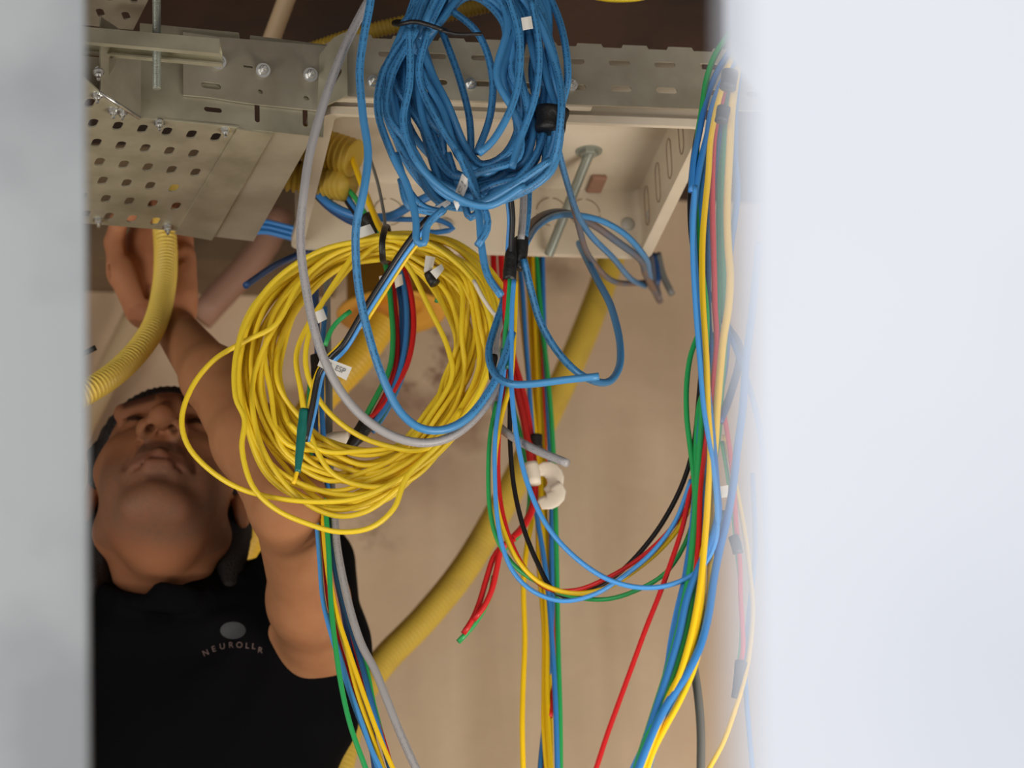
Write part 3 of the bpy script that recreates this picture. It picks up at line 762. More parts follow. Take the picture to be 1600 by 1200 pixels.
# centre tapes and what leaves them
tape('electrical_tape', [(800, 372), (799, 392), (797, 415), (796, 438)], 2.915, [.0035, .0060, .0068, .0072], lab='black tape gathering the red, green and blue wires below the arch')
tape('electrical_tape', [(815, 372), (814, 392), (811, 414), (808, 420)], 2.925, [.0070, .0075, .0062, .005], lab='black tape on the grey and blue cables, right beside the longer black tape')
wire('grey cable coming down behind the blue coil into the right black tape', 'gr', .0040, 2.92, [(812, 215), (817, 260), (818, 320), (814, 375)], 'cable')
wire('blue cable coming down behind the blue coil into the right black tape', 'b', .0036, 2.925, [(822, 215), (826, 280), (825, 330), (819, 376)], 'cable')
HR = [2.92, 2.90, 2.88, 2.88]
wire('red wire from the black tape swinging low across to the right bundle', 'r', W, [2.915, 2.92, 2.90, 2.89], [(790, 436), (788, 490), (793, 545), (790, 580), (784, 630), (779, 690), (779, 750), (785, 800), (800, 850), (825, 895), (857, 920), (900, 922), (945, 905), (1000, 872), (1045, 830), (1080, 780), (1100, 700), (1112, 600)])
wire('green wire between the black tape and the small teal tape', 'g', .0026, 2.905, [(797, 437), (794, 480), (790, 520), (789, 550)])
wire('light blue wire leaving the small teal tape and swinging lowest to the right bundle', 'lb', W, [2.905, 2.90, 2.885], [(789, 560), (787, 585), (781, 625), (774, 680), (773, 740), (776, 800), (784, 850), (803, 895), (835, 925), (880, 939), (930, 928), (975, 900), (1020, 862), (1055, 815), (1080, 750)])
wire("long light blue wire in the wide arc in front of the others", 'lb', .0025, [2.90, 2.88, 2.86, 2.86], [(803, 438), (800, 480), (799, 540), (799, 600), (807, 680), (824, 755), (855, 822), (900, 872), (950, 905), (1000, 918), (1050, 913), (1095, 888), (1118, 845), (1120, 790), (1113, 720), (1100, 640), (1093, 560), (1086, 470), (1082, 380), (1086, 290)])
wire('yellow wire from the black tape in the low arc to the right bundle', 'yw', .0025, [2.92, 2.905, 2.89], [(806, 438), (805, 490), (802, 550), (797, 600), (784, 650), (774, 710), (774, 775), (787, 830), (812, 880), (850, 914), (900, 927), (950, 918), (990, 893), (1030, 860), (1062, 822), (1086, 770), (1100, 700)])
wire('green wire making the leftmost bulge of the hanging wires then arcing right', 'g', W, [2.93, 2.915, 2.90], [(776, 628), (766, 680), (763, 740), (766, 800), (778, 845), (805, 885), (850, 915), (900, 933), (950, 936), (1000, 920), (1040, 895), (1070, 850), (1088, 790), (1094, 700)])
wire('black wire hanging behind the light blue arc and rising to the right bundle', 'k', .0025, [2.935, 2.92, 2.91, 2.92], [(797, 560), (797, 620), (797, 690), (803, 760), (818, 825), (840, 880), (862, 920), (882, 932), (920, 924), (970, 893), (1015, 845), (1045, 800), (1068, 752), (1083, 700), (1092, 620), (1097, 540), (1092, 440), (1080, 370), (1078, 300), (1086, 225), (1100, 160)])
tape('electrical_tape', [(790, 546), (789, 560), (788, 575)], 2.90, [.0050, .0050], m='dg', flat=(.7, 1), lab='small teal tape joining the green and blue wires right of the yellow coil')
wire('blue cable with printed end sticking out horizontally right of the yellow coil', 'b', .0038, [2.93, 2.90, 2.87, 2.86], [(790, 455), (784, 480), (772, 515), (764, 545), (766, 570), (778, 590), (800, 600), (830, 600), (880, 594), (936, 588)], 'cable')
wire('hanging blue cable end with a cut tip above the yellow coil', 'b', .0034, 2.94, [(748, 320), (750, 370), (757, 400), (765, 430), (783, 461)], 'cable') if False else None
wire('grey cable stub dropping from small black tape at the coil edge', 'gr', .0035, [2.95, 2.93], [(775, 585), (773, 620), (774, 648), (778, 660)], 'cable')
wire('cut grey cable end pointing right in front of the red wires', 'gr', .0042, [2.94, 2.87], [(772, 655), (786, 672), (806, 686), (835, 702), (887, 724)], 'cable')
tape('electrical_tape', [(771, 555), (771, 575), (772, 592)], 2.945, [.0042, .0055, .005], lab='small black tape on the grey cable at the right edge of the coil')
wire('grey cable from the trays down to the small black tape at the coil edge', 'gr', .0034, [2.98, 2.95], [(796, 450), (788, 490), (778, 520), (773, 560)], 'cable')
# blue loop to the right and the arcs going over to the wall
wire('blue cable forming the big hanging loop below the white box', 'b', .0040, [2.92, 2.96, 3.05, 3.22], [(818, 405), (830, 455), (845, 505), (870, 548), (900, 580), (930, 596), (952, 596), (967, 575), (969, 540), (955, 480), (935, 440), (917, 405), (905, 380)], 'cable')
wire('dusty grey cable arching from the black tape over to the wall corner', 'brown', .0042, [2.93, 3.0, 3.06, 3.11, 3.15, 3.19, 3.23, 3.42, 3.58], [(818, 378), (830, 350), (856, 334), (885, 333), (925, 350), (965, 378), (995, 400), (1010, 430), (1031, 470)], 'cable')
wire('blue cable arching from the black tape above the dusty grey one', 'b', .0036, [2.925, 3.0, 3.06, 3.11, 3.14, 3.17, 3.22, 3.40, 3.55], [(822, 380), (838, 355), (866, 338), (900, 336), (940, 345), (975, 365), (1003, 395), (1014, 425), (1018, 450)], 'cable')
wire('dusty blue cable dropping from the blue coil and curving right towards the wall', 'brown', .0034, [2.86, 2.92, 2.99, 3.05, 3.12, 3.22, 3.36, 3.48, 3.56], [(868, 225), (880, 265), (893, 310), (902, 345), (915, 390), (935, 420), (960, 440), (990, 443), (1012, 440)], 'cable')
wire('thin blue cable beside it dropping from the blue coil to the wall corner', 'b', .0034, [2.87, 2.94, 3.04, 3.12, 3.21, 3.40, 3.55], [(872, 232), (886, 285), (905, 340), (925, 370), (955, 400), (985, 435), (1008, 447)], 'cable')
for (lab, key, pts) in (('short brown cable hanging at the box corner above the wall', 'brown', [(1018, 396), (1022, 430), (1030, 468)]),
                        ('short dark cable hanging rightmost at the box corner', 'dgr', [(1028, 396), (1036, 430), (1050, 460)]),
                        ('short dark blue cable stub at the box corner', 'db', [(1022, 398), (1028, 420), (1026, 445)])):
    wire(lab, key, .0042, 3.55, pts, 'cable')

# bunch of coloured wires through the middle of the yellow coil into black tape
mid = [('green wire, leftmost in the bunch through the yellow coil', 'g', [(592, 350), (598, 395), (606, 430), (611, 480), (614, 530), (609, 575), (592, 612), (565, 662)]),
       ('red wire next to the green one in the bunch through the yellow coil', 'r', [(600, 360), (606, 400), (613, 440), (618, 490), (621, 540), (616, 585), (598, 625), (572, 668)]),
       ('blue wire in the middle of the bunch through the yellow coil', 'bw', [(604, 360), (614, 400), (621, 440), (627, 480), (627, 540), (619, 590), (600, 630), (572, 664)]),
       ('second red wire deeper in the bunch through the yellow coil', 'r', [(612, 400), (622, 450), (627, 490), (622, 550), (610, 600), (588, 645), (568, 670)]),
       ('blue wire right of the reds in the bunch through the yellow coil', 'bw', [(610, 380), (622, 410), (632, 450), (636, 500), (632, 550), (620, 595), (600, 640), (575, 672)]),
       ('black wire in the bunch through the yellow coil', 'k', [(612, 380), (628, 415), (636, 460), (638, 500), (634, 545), (622, 590), (604, 630), (580, 670)]),
       ('dark green wire near the right of the bunch through the yellow coil', 'dg', [(614, 380), (632, 420), (640, 465), (641, 510), (636, 550), (624, 592), (606, 632), (584, 672)]),
       ('blue wire second from right in the bunch through the yellow coil', 'bw', [(612, 376), (634, 425), (643, 475), (643, 515), (637, 560), (624, 600), (602, 645), (582, 675)]),
       ('red wire, outermost right in the bunch through the yellow coil', 'r', [(620, 390), (638, 440), (646, 490), (645, 530), (636, 570), (618, 605), (594, 640), (560, 666)]),
       ('dark blue wire behind the bunch through the yellow coil', 'db', [(608, 380), (626, 420), (632, 470), (632, 520), (628, 560), (616, 600), (596, 636), (574, 668)])]
for i, (lab, key, pts) in enumerate(mid):
    wire(lab, key, .0030, 3.10+0.006*(i % 4), pts)
tape('electrical_tape', [(574, 660), (562, 678), (548, 697), (538, 712)], 3.10, [.0085, .0085, .0060, .002], lab='tapered black tape end of the bunch inside the yellow coil')
label('cable_label', (592, 432), (606, 428), (608, 452), (597, 458), 3.07, None, .002, 'white label left of the wire bunch inside the top of the yellow coil')
label('cable_label', (615, 432), (628, 428), (630, 444), (618, 450), 3.07, None, .002, 'white label wrapped on the blue wires inside the top of the yellow coil')
wire('green wire end sticking down inside the top right of the yellow coil', 'g', .0024, 3.12, [(690, 436), (686, 455), (682, 472)])
wire('green wire crossing behind the arching wires inside the coil', 'g', .0026, 3.0, [(548, 486), (530, 500), (518, 515), (508, 540)])
o = strand('cable_label', [(506, 692), (520, 686), (545, 684)], 3.16, .0075, M['foam'], None, .004, 16); tag(o, 'white wrapped label lying behind the lower yellow coil', 'label')

# wires behind/inside the box on the left
wire('blue cable running out of the box conduit to the right', 'bw', .0050, [3.15, 3.12], [(490, 296), (520, 322), (560, 338), (610, 338), (640, 322), (690, 296), (720, 280)], 'cable')
wire('dark blue cable below the conduits in the white box', 'db', .0055, [3.18, 3.16], [(486, 292), (512, 320), (545, 342), (572, 352)], 'cable')
wire('blue cable loop lying right of the coil top inside the white box', 'bw', .0030, [3.15, 3.16], [(590, 342), (640, 343), (690, 345), (708, 357), (690, 362), (670, 362), (660, 352)], 'cable')
wire('green wire leaving the lower conduit in the white box', 'g', .0030, [3.14, 3.12], [(540, 292), (556, 310), (572, 336), (590, 360)])
wire('blue wire leaving the lower conduit in the white box', 'bw', .0030, [3.145, 3.12], [(535, 296), (550, 318), (570, 345), (588, 368)])
wire('black wire leaving the lower conduit in the white box', 'k', .0030, [3.15, 3.12], [(532, 300), (548, 324), (566, 348), (590, 374)])
tape('electrical_tape', [(570, 338), (580, 352), (588, 366)], 3.11, .0075, lab='black tape on the wires above the yellow coil inside the box')
for k, (dy, ) in enumerate(((0,), (8,), (16,))):
    wire(['upper', 'middle', 'lower'][k]+' blue cable showing in the gap between tray end and white box', 'bw', .0032, 3.42, [(380, 352+dy), (410, 346+dy), (440, 352+dy), (470, 360+dy)], 'cable')
wire('short blue cable end pointing down left below the tray', 'db', .0040, [3.36, 3.2], [(480, 392), (455, 403), (425, 418), (384, 446)], 'cable')
wire('blue cable hanging behind the left of the yellow coil', 'db', .0040, [3.3, 3.2, 3.14, 3.12], [(488, 392), (492, 440), (494, 500), (497, 560), (493, 620), (492, 680), (498, 740), (500, 800)], 'cable')
wire('dark grey cable hanging behind the left of the yellow coil', 'dgr', .0042, [3.25, 3.2, 3.16, 3.13], [(512, 400), (511, 460), (512, 540), (514, 620), (514, 700), (518, 760), (523, 810)], 'cable')
tape('electrical_tape', [(494, 556), (495, 575), (496, 598)], 3.13, [.0065, .0065], lab='black tape on the blue cable behind the left of the yellow coil')
tape('electrical_tape', [(500, 714), (505, 724), (506, 738)], 3.11, [.006, .006], lab='black tape showing behind the bottom of the yellow coil')
wire('blue wire rising behind the left of the coil beside the grey one', 'bw', .0030, 3.14, [(508, 480), (503, 560), (503, 640), (508, 720), (515, 800)])
wire('green wire rising behind the left of the yellow coil', 'g', .0026, 3.145, [(484, 600), (482, 660), (488, 730), (505, 800)])

# the left bundle below the coil
HB = [3.12, 3.10, 3.08]
left = [('light blue wire, leftmost below the yellow coil', 'lb', .0026, [(490, 770), (494, 805), (499, 870), (505, 940), (520, 1000), (536, 1050), (556, 1110), (576, 1160), (592, 1210), (610, 1270)], 0),
        ('red wire beside the light blue one below the yellow coil', 'r', .0028, [(500, 770), (503, 810), (508, 880), (514, 940), (528, 1000), (546, 1060), (566, 1120), (586, 1180), (600, 1270)], .006),
        ('green wire swinging leftmost at the bottom of the left bundle', 'g', .0028, [(507, 770), (510, 810), (514, 870), (517, 940), (523, 1000), (533, 1070), (548, 1135), (573, 1205), (600, 1280)], -.008),
        ('orange yellow wire inside the left bundle', 'yw', .0026, [(503, 780), (508, 860), (520, 940), (540, 1010), (558, 1080), (580, 1145), (602, 1210), (625, 1280)], -.004),
        ('yellow wire on the right of the other yellow in the left bundle', 'yw', .0026, [(505, 800), (512, 880), (524, 950), (546, 1020), (570, 1090), (592, 1150), (618, 1210), (650, 1280)], -.01),
        ('blue wire in the middle of the left bundle', 'bw', .0030, [(514, 770), (518, 830), (524, 890), (542, 960), (560, 1020), (576, 1080), (592, 1140), (612, 1210), (630, 1280)], .004),
        ('dark blue cable at the back of the left bundle', 'db', .0048, [(522, 780), (522, 830), (526, 890), (540, 960), (551, 1030), (566, 1100), (582, 1160), (596, 1280)], .02),
        ('red wire at the right of the left bundle', 'r', .0028, [(514, 820), (520, 850), (532, 900), (544, 960), (560, 1030), (580, 1100), (600, 1160), (614, 1210), (630, 1280)], .012),
        ('green wire, rightmost inside the left bundle', 'g', .0026, [(545, 960), (562, 1010), (574, 1050), (584, 1100), (600, 1160), (612, 1210), (625, 1280)], .018),
        ('light blue wire at the bottom front of the left bundle', 'lb', .0026, [(512, 960), (530, 1020), (548, 1080), (566, 1130), (580, 1170), (598, 1210), (615, 1280)], -.012),
        ('grey cable, rightmost in the left bundle, leaning out at the bottom', 'gr', .0044, [(519, 770), (523, 810), (526, 850), (538, 915), (552, 970), (567, 1012), (585, 1045), (603, 1090), (625, 1145), (652, 1205), (690, 1280)], -.004)]
for lab, key, r, pts, dh in left:
    wire(lab, key, r, [h+dh for h in HB], pts, 'cable' if 'cable' in lab else 'wire')

# vertical wires of the middle bundle, behind the box
HM = [3.46, 3.38, 3.32]
midv = [('yellow wire drifting leftmost at the bottom of the middle bundle', 'yw', .0031, [(808, 340), (812, 440), (818, 520), (828, 610), (838, 700), (836, 790), (824, 850), (818, 910), (820, 1000), (817, 1080), (816, 1140), (820, 1280)], 0),
        ('wide yellow wire in the centre of the middle bundle', 'yw', .0031, [(822, 340), (826, 440), (832, 560), (838, 680), (840, 780), (842, 880), (850, 980), (850, 1080), (850, 1140), (862, 1280)], .01),
        ('yellow wire right of centre in the middle bundle', 'yw', .0031, [(830, 340), (834, 440), (838, 560), (843, 680), (846, 780), (851, 880), (855, 980), (855, 1080), (857, 1150), (868, 1280)], .004),
        ('yellow wire touching the red one in the middle bundle', 'yw', .0031, [(826, 340), (838, 480), (843, 600), (849, 720), (853, 840), (856, 940), (858, 1040), (860, 1140), (860, 1280)], .014),
        ('blue wire, left one in the middle bundle', 'bw', .0030, [(810, 400), (816, 450), (822, 540), (828, 620), (834, 720), (838, 800), (848, 860), (857, 930), (863, 1010), (868, 1100), (873, 1280)], -.006),
        ('green wire, rightmost in the middle bundle', 'g', .0031, [(835, 340), (840, 430), (848, 520), (857, 600), (864, 700), (868, 800), (870, 900), (872, 1010), (875, 1120), (876, 1280)], .004),
        ('red wire of the middle bundle behind the white foam label', 'r', .0031, [(841, 340), (842, 430), (844, 540), (848, 640), (852, 740), (853, 840), (864, 930), (866, 1010), (858, 1100), (850, 1180), (844, 1280)], .018),
        ('blue wire between the red and green in the middle bundle', 'bw', .0032, [(847, 340), (848, 430), (851, 540), (856, 640), (861, 740), (862, 860), (862, 960), (856, 1080), (846, 1180), (838, 1280)], .012),
        ('dark red wire coming out at the lower right of the middle bundle', 'r', .0028, [(858, 820), (864, 890), (868, 960), (866, 1040), (860, 1120)], .022)]
for lab, key, r, pts, dh in midv:
    wire(lab, key, r, [h+dh for h in HM], pts)
tape('electrical_tape', [(838, 680), (838, 692), (839, 702)], 3.34, [.0068, .0068], lab='small black tape on the middle bundle above the white foam label')
# red pair
wire('thick red wire pair member passing left of the middle bundle, outer one', 'r', .0042, [3.42, 3.35, 3.28], [(782, 360), (784, 420), (790, 490), (802, 560), (816, 610), (826, 660), (832, 705), (836, 750), (833, 790), (818, 822), (797, 845)])
wire('thick red wire running beside the outer one, left of the middle bundle', 'r', .0038, [3.43, 3.36, 3.28], [(770, 360), (772, 420), (782, 500), (796, 570), (812, 630), (824, 690), (831, 740)])
wire('green wire running down beside the thick red wires', 'g', .0032, [3.43, 3.34, 3.27], [(752, 380), (756, 430), (780, 560), (802, 640), (818, 700), (828, 760), (824, 810), (808, 838), (786, 860)])
wire('red wire end, the longer one of the cut pair', 'r', .0032, 3.24, [(800, 842), (782, 856), (771, 872), (760, 905), (748, 945), (737, 970), (724, 990)])
wire('red wire end, the shorter one of the cut pair', 'r', .0032, 3.235, [(804, 842), (784, 858), (777, 885), (769, 920), (755, 950), (740, 968)])
wire('green wire end sticking out below the cut red pair', 'g', .0030, 3.245, [(772, 900), (764, 935), (750, 962), (733, 985), (716, 1003)])
for (px, py) in ((723.5, 991), (739, 969), (715, 1004)):
    pass
v1 = sweep(spline(path([(838, 738), (850, 733), (862, 737), (868, 748), (864, 760), (852, 768)], 3.31), .004), np.interp(np.linspace(0, 1, len(spline(path([(838, 738), (850, 733), (862, 737), (868, 748), (864, 760), (852, 768)], 3.31), .004))), [0, .3, .7, 1], [.005, .010, .010, .004]), 16, flat=(.22, 1))
C_ = spline(path([(866, 756), (872, 768), (864, 780), (852, 784), (848, 776)], 3.305), .004)
v2 = sweep(C_, np.interp(np.linspace(0, 1, len(C_)), [0, .4, .8, 1], [.006, .011, .010, .004]), 16, flat=(.22, 1))
v, f, u = join([v1, v2]); o = mk('foam_label', v, f, M['foam']); tag(o, 'cream foam label folded round the middle bundle', 'label')
o = strand('paper_wrap', [(829, 724), (833, 742), (834, 756)], 3.27, .0080, M['foam'], None, .004, 16); tag(o, 'pale paper wrap on the thick red wires left of the foam label', 'label')

wire('short dark wire end by the left jamb beside the pale conduit', 'k', .0032, 3.2, [(60, 585), (110, 562), (150, 543)])

# right bundle
HQ = [2.90, 2.88, 2.86]
rt = [('green wire, leftmost at the top of the right bundle', 'g', .0032, [(1160, 30), (1138, 55), (1118, 85), (1105, 120), (1097, 170), (1090, 215), (1087, 255), (1086, 310), (1089, 360), (1094, 410), (1100, 450), (1104, 500)], 0),
      ('blue wire just right of the leftmost green at the top', 'bw', .0034, [(1170, 50), (1145, 75), (1122, 110), (1107, 145), (1099, 175), (1092, 210), (1084, 250), (1080, 300)], .014),
      ('green wire bulging out to the left at half height of the right bundle', 'g', .0027, [(1101, 500), (1090, 525), (1079, 556), (1073, 600), (1073, 650), (1078, 695), (1083, 735), (1086, 780), (1082, 840), (1076, 900), (1064, 960)], -.004),
      ('dark blue cable crossing at the upper part of the right bundle', 'bw', .0038, [(1172, 70), (1148, 95), (1128, 130), (1113, 170), (1106, 210), (1097, 245), (1088, 290), (1083, 340), (1085, 400), (1090, 460), (1098, 540), (1106, 620), (1113, 690), (1119, 760), (1121, 810)], -.008),
      ('blue wire straight beside the yellow at the top of the right bundle', 'bw', .0034, [(1130, 130), (1115, 180), (1104, 240), (1097, 290), (1093, 340), (1094, 400), (1098, 470), (1104, 540), (1100, 620), (1092, 700)], .004),
      ('yellow wire running down the upper right bundle in front', 'yw', .0032, [(1140, 100), (1127, 140), (1117, 180), (1110, 220), (1107, 270), (1102, 320), (1098, 370), (1097, 420), (1098, 470), (1101, 520), (1104, 570), (1106, 640), (1110, 700), (1106, 780), (1100, 860), (1092, 930), (1078, 1000), (1060, 1060), (1034, 1120), (1010, 1180), (985, 1250)], -.012),
      ('red wire in the upper right bundle', 'r', .0030, [(1172, 60), (1146, 90), (1133, 140), (1118, 200), (1114, 250), (1113, 310), (1114, 370), (1116, 430), (1117, 480), (1120, 530), (1114, 600), (1104, 680), (1094, 760)], 0),
      ('blue wire right of the yellow in the upper right bundle', 'bw', .0032, [(1128, 190), (1120, 250), (1110, 320), (1107, 380), (1106, 440), (1107, 500), (1110, 550), (1100, 620), (1094, 690), (1088, 750), (1083, 810), (1077, 860), (1068, 915), (1055, 980), (1043, 1040), (1032, 1090), (1018, 1150), (1000, 1210), (980, 1280)], .002),
      ('green wire right of the red in the upper right bundle', 'g', .0034, [(1138, 150), (1130, 210), (1126, 270), (1124, 340), (1125, 400), (1125, 450), (1120, 520), (1112, 570), (1104, 620), (1098, 700)], .01),
      ('second green wire beside it, slightly right', 'g', .0032, [(1150, 120), (1136, 180), (1130, 260), (1129, 340), (1130, 420), (1133, 500), (1131, 560), (1126, 620), (1122, 680), (1112, 740), (1100, 800)], .006),
      ('wide yellow wire on the right side of the right bundle', 'yw', .0040, [(1160, 80), (1146, 150), (1140, 240), (1136, 330), (1138, 390), (1141, 430), (1138, 480), (1130, 530), (1125, 580), (1120, 640), (1117, 690), (1112, 740), (1108, 790), (1106, 830), (1098, 875), (1096, 930), (1090, 970), (1080, 1010), (1066, 1050), (1040, 1100), (1015, 1160), (990, 1240)], -.006),
      ('yellow wire next to the wide one on the right of the right bundle', 'yw', .0032, [(1128, 520), (1122, 600), (1118, 660), (1116, 730), (1116, 790), (1111, 850), (1109, 920), (1103, 970), (1094, 1010), (1082, 1050), (1062, 1095), (1040, 1135), (1020, 1175), (1000, 1240)], -.01),
      ('pale blue wire crossing the right side of the right bundle', 'bw', .0034, [(1155, 120), (1148, 240), (1152, 300), (1140, 400), (1135, 460), (1136, 530), (1128, 600), (1112, 650), (1102, 700), (1095, 780), (1088, 850), (1078, 920), (1066, 990)], .014),
      ('blue wire sagging into an X at the far right edge', 'bw', .0030, [(1140, 520), (1155, 560), (1172, 610), (1190, 690), (1195, 780), (1200, 900)], 0),
      ('blue wire crossing down from the far right to the bundle bottom', 'bw', .0040, [(1186, 380), (1176, 480), (1166, 560), (1160, 640), (1152, 700), (1145, 760), (1136, 810), (1124, 860), (1115, 905), (1107, 960), (1094, 1010), (1072, 1055), (1040, 1105), (1012, 1165), (985, 1235)], -.014),
      ('printed blue cable with a grey sheen at the lower right bundle', 'b', .0046, [(1130, 800), (1122, 850), (1114, 900), (1108, 945), (1100, 985), (1090, 1015), (1078, 1045), (1062, 1075), (1045, 1105), (1028, 1140), (1014, 1190), (1000, 1240)], -.004),
      ('thin dark wire crossing behind the middle of the right bundle', 'db', .0040, [(1112, 460), (1122, 480), (1136, 510), (1156, 545), (1140, 620), (1124, 660)], .02),
      ('red wire in the centre of the right bundle, lower half', 'r', .0030, [(1125, 560), (1117, 620), (1112, 680), (1104, 740), (1098, 790), (1090, 840), (1078, 890), (1070, 950), (1056, 1010), (1042, 1060), (1026, 1110), (1008, 1165), (985, 1230)], .008),
      ('green wire in front of the lower right bundle', 'g', .0032, [(1106, 600), (1094, 630), (1089, 680), (1087, 740), (1086, 800), (1085, 860), (1083, 910), (1076, 960), (1066, 1005), (1052, 1050), (1036, 1090), (1018, 1135), (1003, 1175), (985, 1230)], -.012),
      ('second green wire behind the front green one, lower right bundle', 'g', .0030, [(1112, 700), (1105, 760), (1098, 810), (1090, 870), (1084, 930), (1072, 985), (1058, 1040), (1040, 1090), (1020, 1150), (1004, 1230)], .004),
      ('light blue wire on the left of the lower right bundle', 'lb', .0026, [(1100, 700), (1091, 760), (1084, 810), (1078, 860), (1068, 910), (1058, 950), (1048, 1000), (1040, 1060), (1034, 1100), (1018, 1140), (998, 1180), (975, 1230)], 0),
      ('dark blue wire inside the lower right bundle', 'db', .0040, [(1110, 620), (1104, 700), (1096, 780), (1090, 850), (1080, 930), (1068, 1000), (1052, 1060), (1036, 1110), (1022, 1160), (1006, 1230)], .012),
      ('long red wire leaving the right bundle and slanting down to the left', 'r', .0026, [(1096, 660), (1087, 720), (1078, 770), (1066, 825), (1048, 880), (1030, 930), (1010, 980), (988, 1040), (966, 1100), (948, 1150), (930, 1205), (905, 1275)], -.008),
      ('grey cable hanging alone at the bottom right of the bundle', 'dgr', .0042, [(1086, 900), (1078, 960), (1078, 1000), (1084, 1040), (1091, 1090), (1095, 1140), (1095, 1200), (1092, 1280)], .03),
      ('dark green wire at the back of the lower right bundle', 'dg', .0030, [(1118, 520), (1112, 600), (1104, 680), (1098, 760), (1085, 830), (1080, 900), (1070, 970), (1060, 1030), (1040, 1090), (1015, 1150), (990, 1230)], .022)]
run = [(1096, 790), (1090, 860), (1079, 930), (1064, 995), (1046, 1055), (1026, 1115), (1006, 1175), (984, 1240)]
for q_, (lab, key, r, pts, dh) in enumerate(rt):
    if 380 < pts[-1][1] < 1190 and not any(t_ in lab for t_ in ('thin dark', 'an X', 'pale blue')):
        off = ((q_*7) % 5-2)*4.5
        pts += [(x+off*(1-i_/12), y) for i_, (x, y) in enumerate(run) if y > pts[-1][1]+55]
    if pts[0][1] < 160: pts = [(1250+q_*2, -190), (1222+q_, -70), (1196, 0)]+pts
    wire(lab, key, r, [h+dh for h in HQ], pts, 'cable' if 'cable' in lab else 'wire')
loose = [('loose red wire with black taped ends at the far right', 'r', [(1130, 640), (1140, 700), (1147, 770), (1151, 830), (1156, 880), (1157, 930), (1160, 980), (1161, 1010), (1157, 1040)], .0026),
         ('loose green wire beside the loose red one at the far right', 'g', [(1128, 690), (1138, 750), (1145, 800), (1150, 850), (1158, 930), (1158, 1000), (1154, 1040)], .0022),
         ('loose cream yellow wire at the far right ending bottom right', 'yw', [(1132, 680), (1150, 760), (1163, 830), (1171, 890), (1176, 950), (1172, 1010), (1163, 1060), (1148, 1110), (1130, 1160), (1106, 1205), (1080, 1260)], .0026),
         ('thin blue wire falling straight at the far right bottom', 'bw', [(1176, 740), (1180, 860), (1170, 960), (1164, 1030), (1166, 1090), (1171, 1150), (1176, 1210), (1180, 1280)], .0026)]
for i, (lab, key, pts, r) in enumerate(loose):
    wire(lab, key, r, 3.02+.006*i, pts)
tape('electrical_tape', [(1146, 838), (1150, 850), (1153, 864)], 3.015, [.0055, .0055], lab='upper small black tape on the loose wires at the far right')
tape('electrical_tape', [(1158, 1034), (1153, 1060), (1147, 1090)], 3.015, [.0065, .0045, .003], lab='lower black tape end on the loose wires at the far right')
tape('electrical_tape', [(1141, 112), (1137, 138)], 2.86, [.0085, .0085], lab='upper dark tape band round the right bundle near its top')
tape('electrical_tape', [(1131, 168), (1127, 190)], 2.86, [.0070, .0070], lab='lower dark tape band round the right bundle near its top')
label('cable_label', (1124, 760), (1138, 758), (1138, 776), (1124, 778), 2.99, None, .001, 'white label on the loose wires right of the bundle')

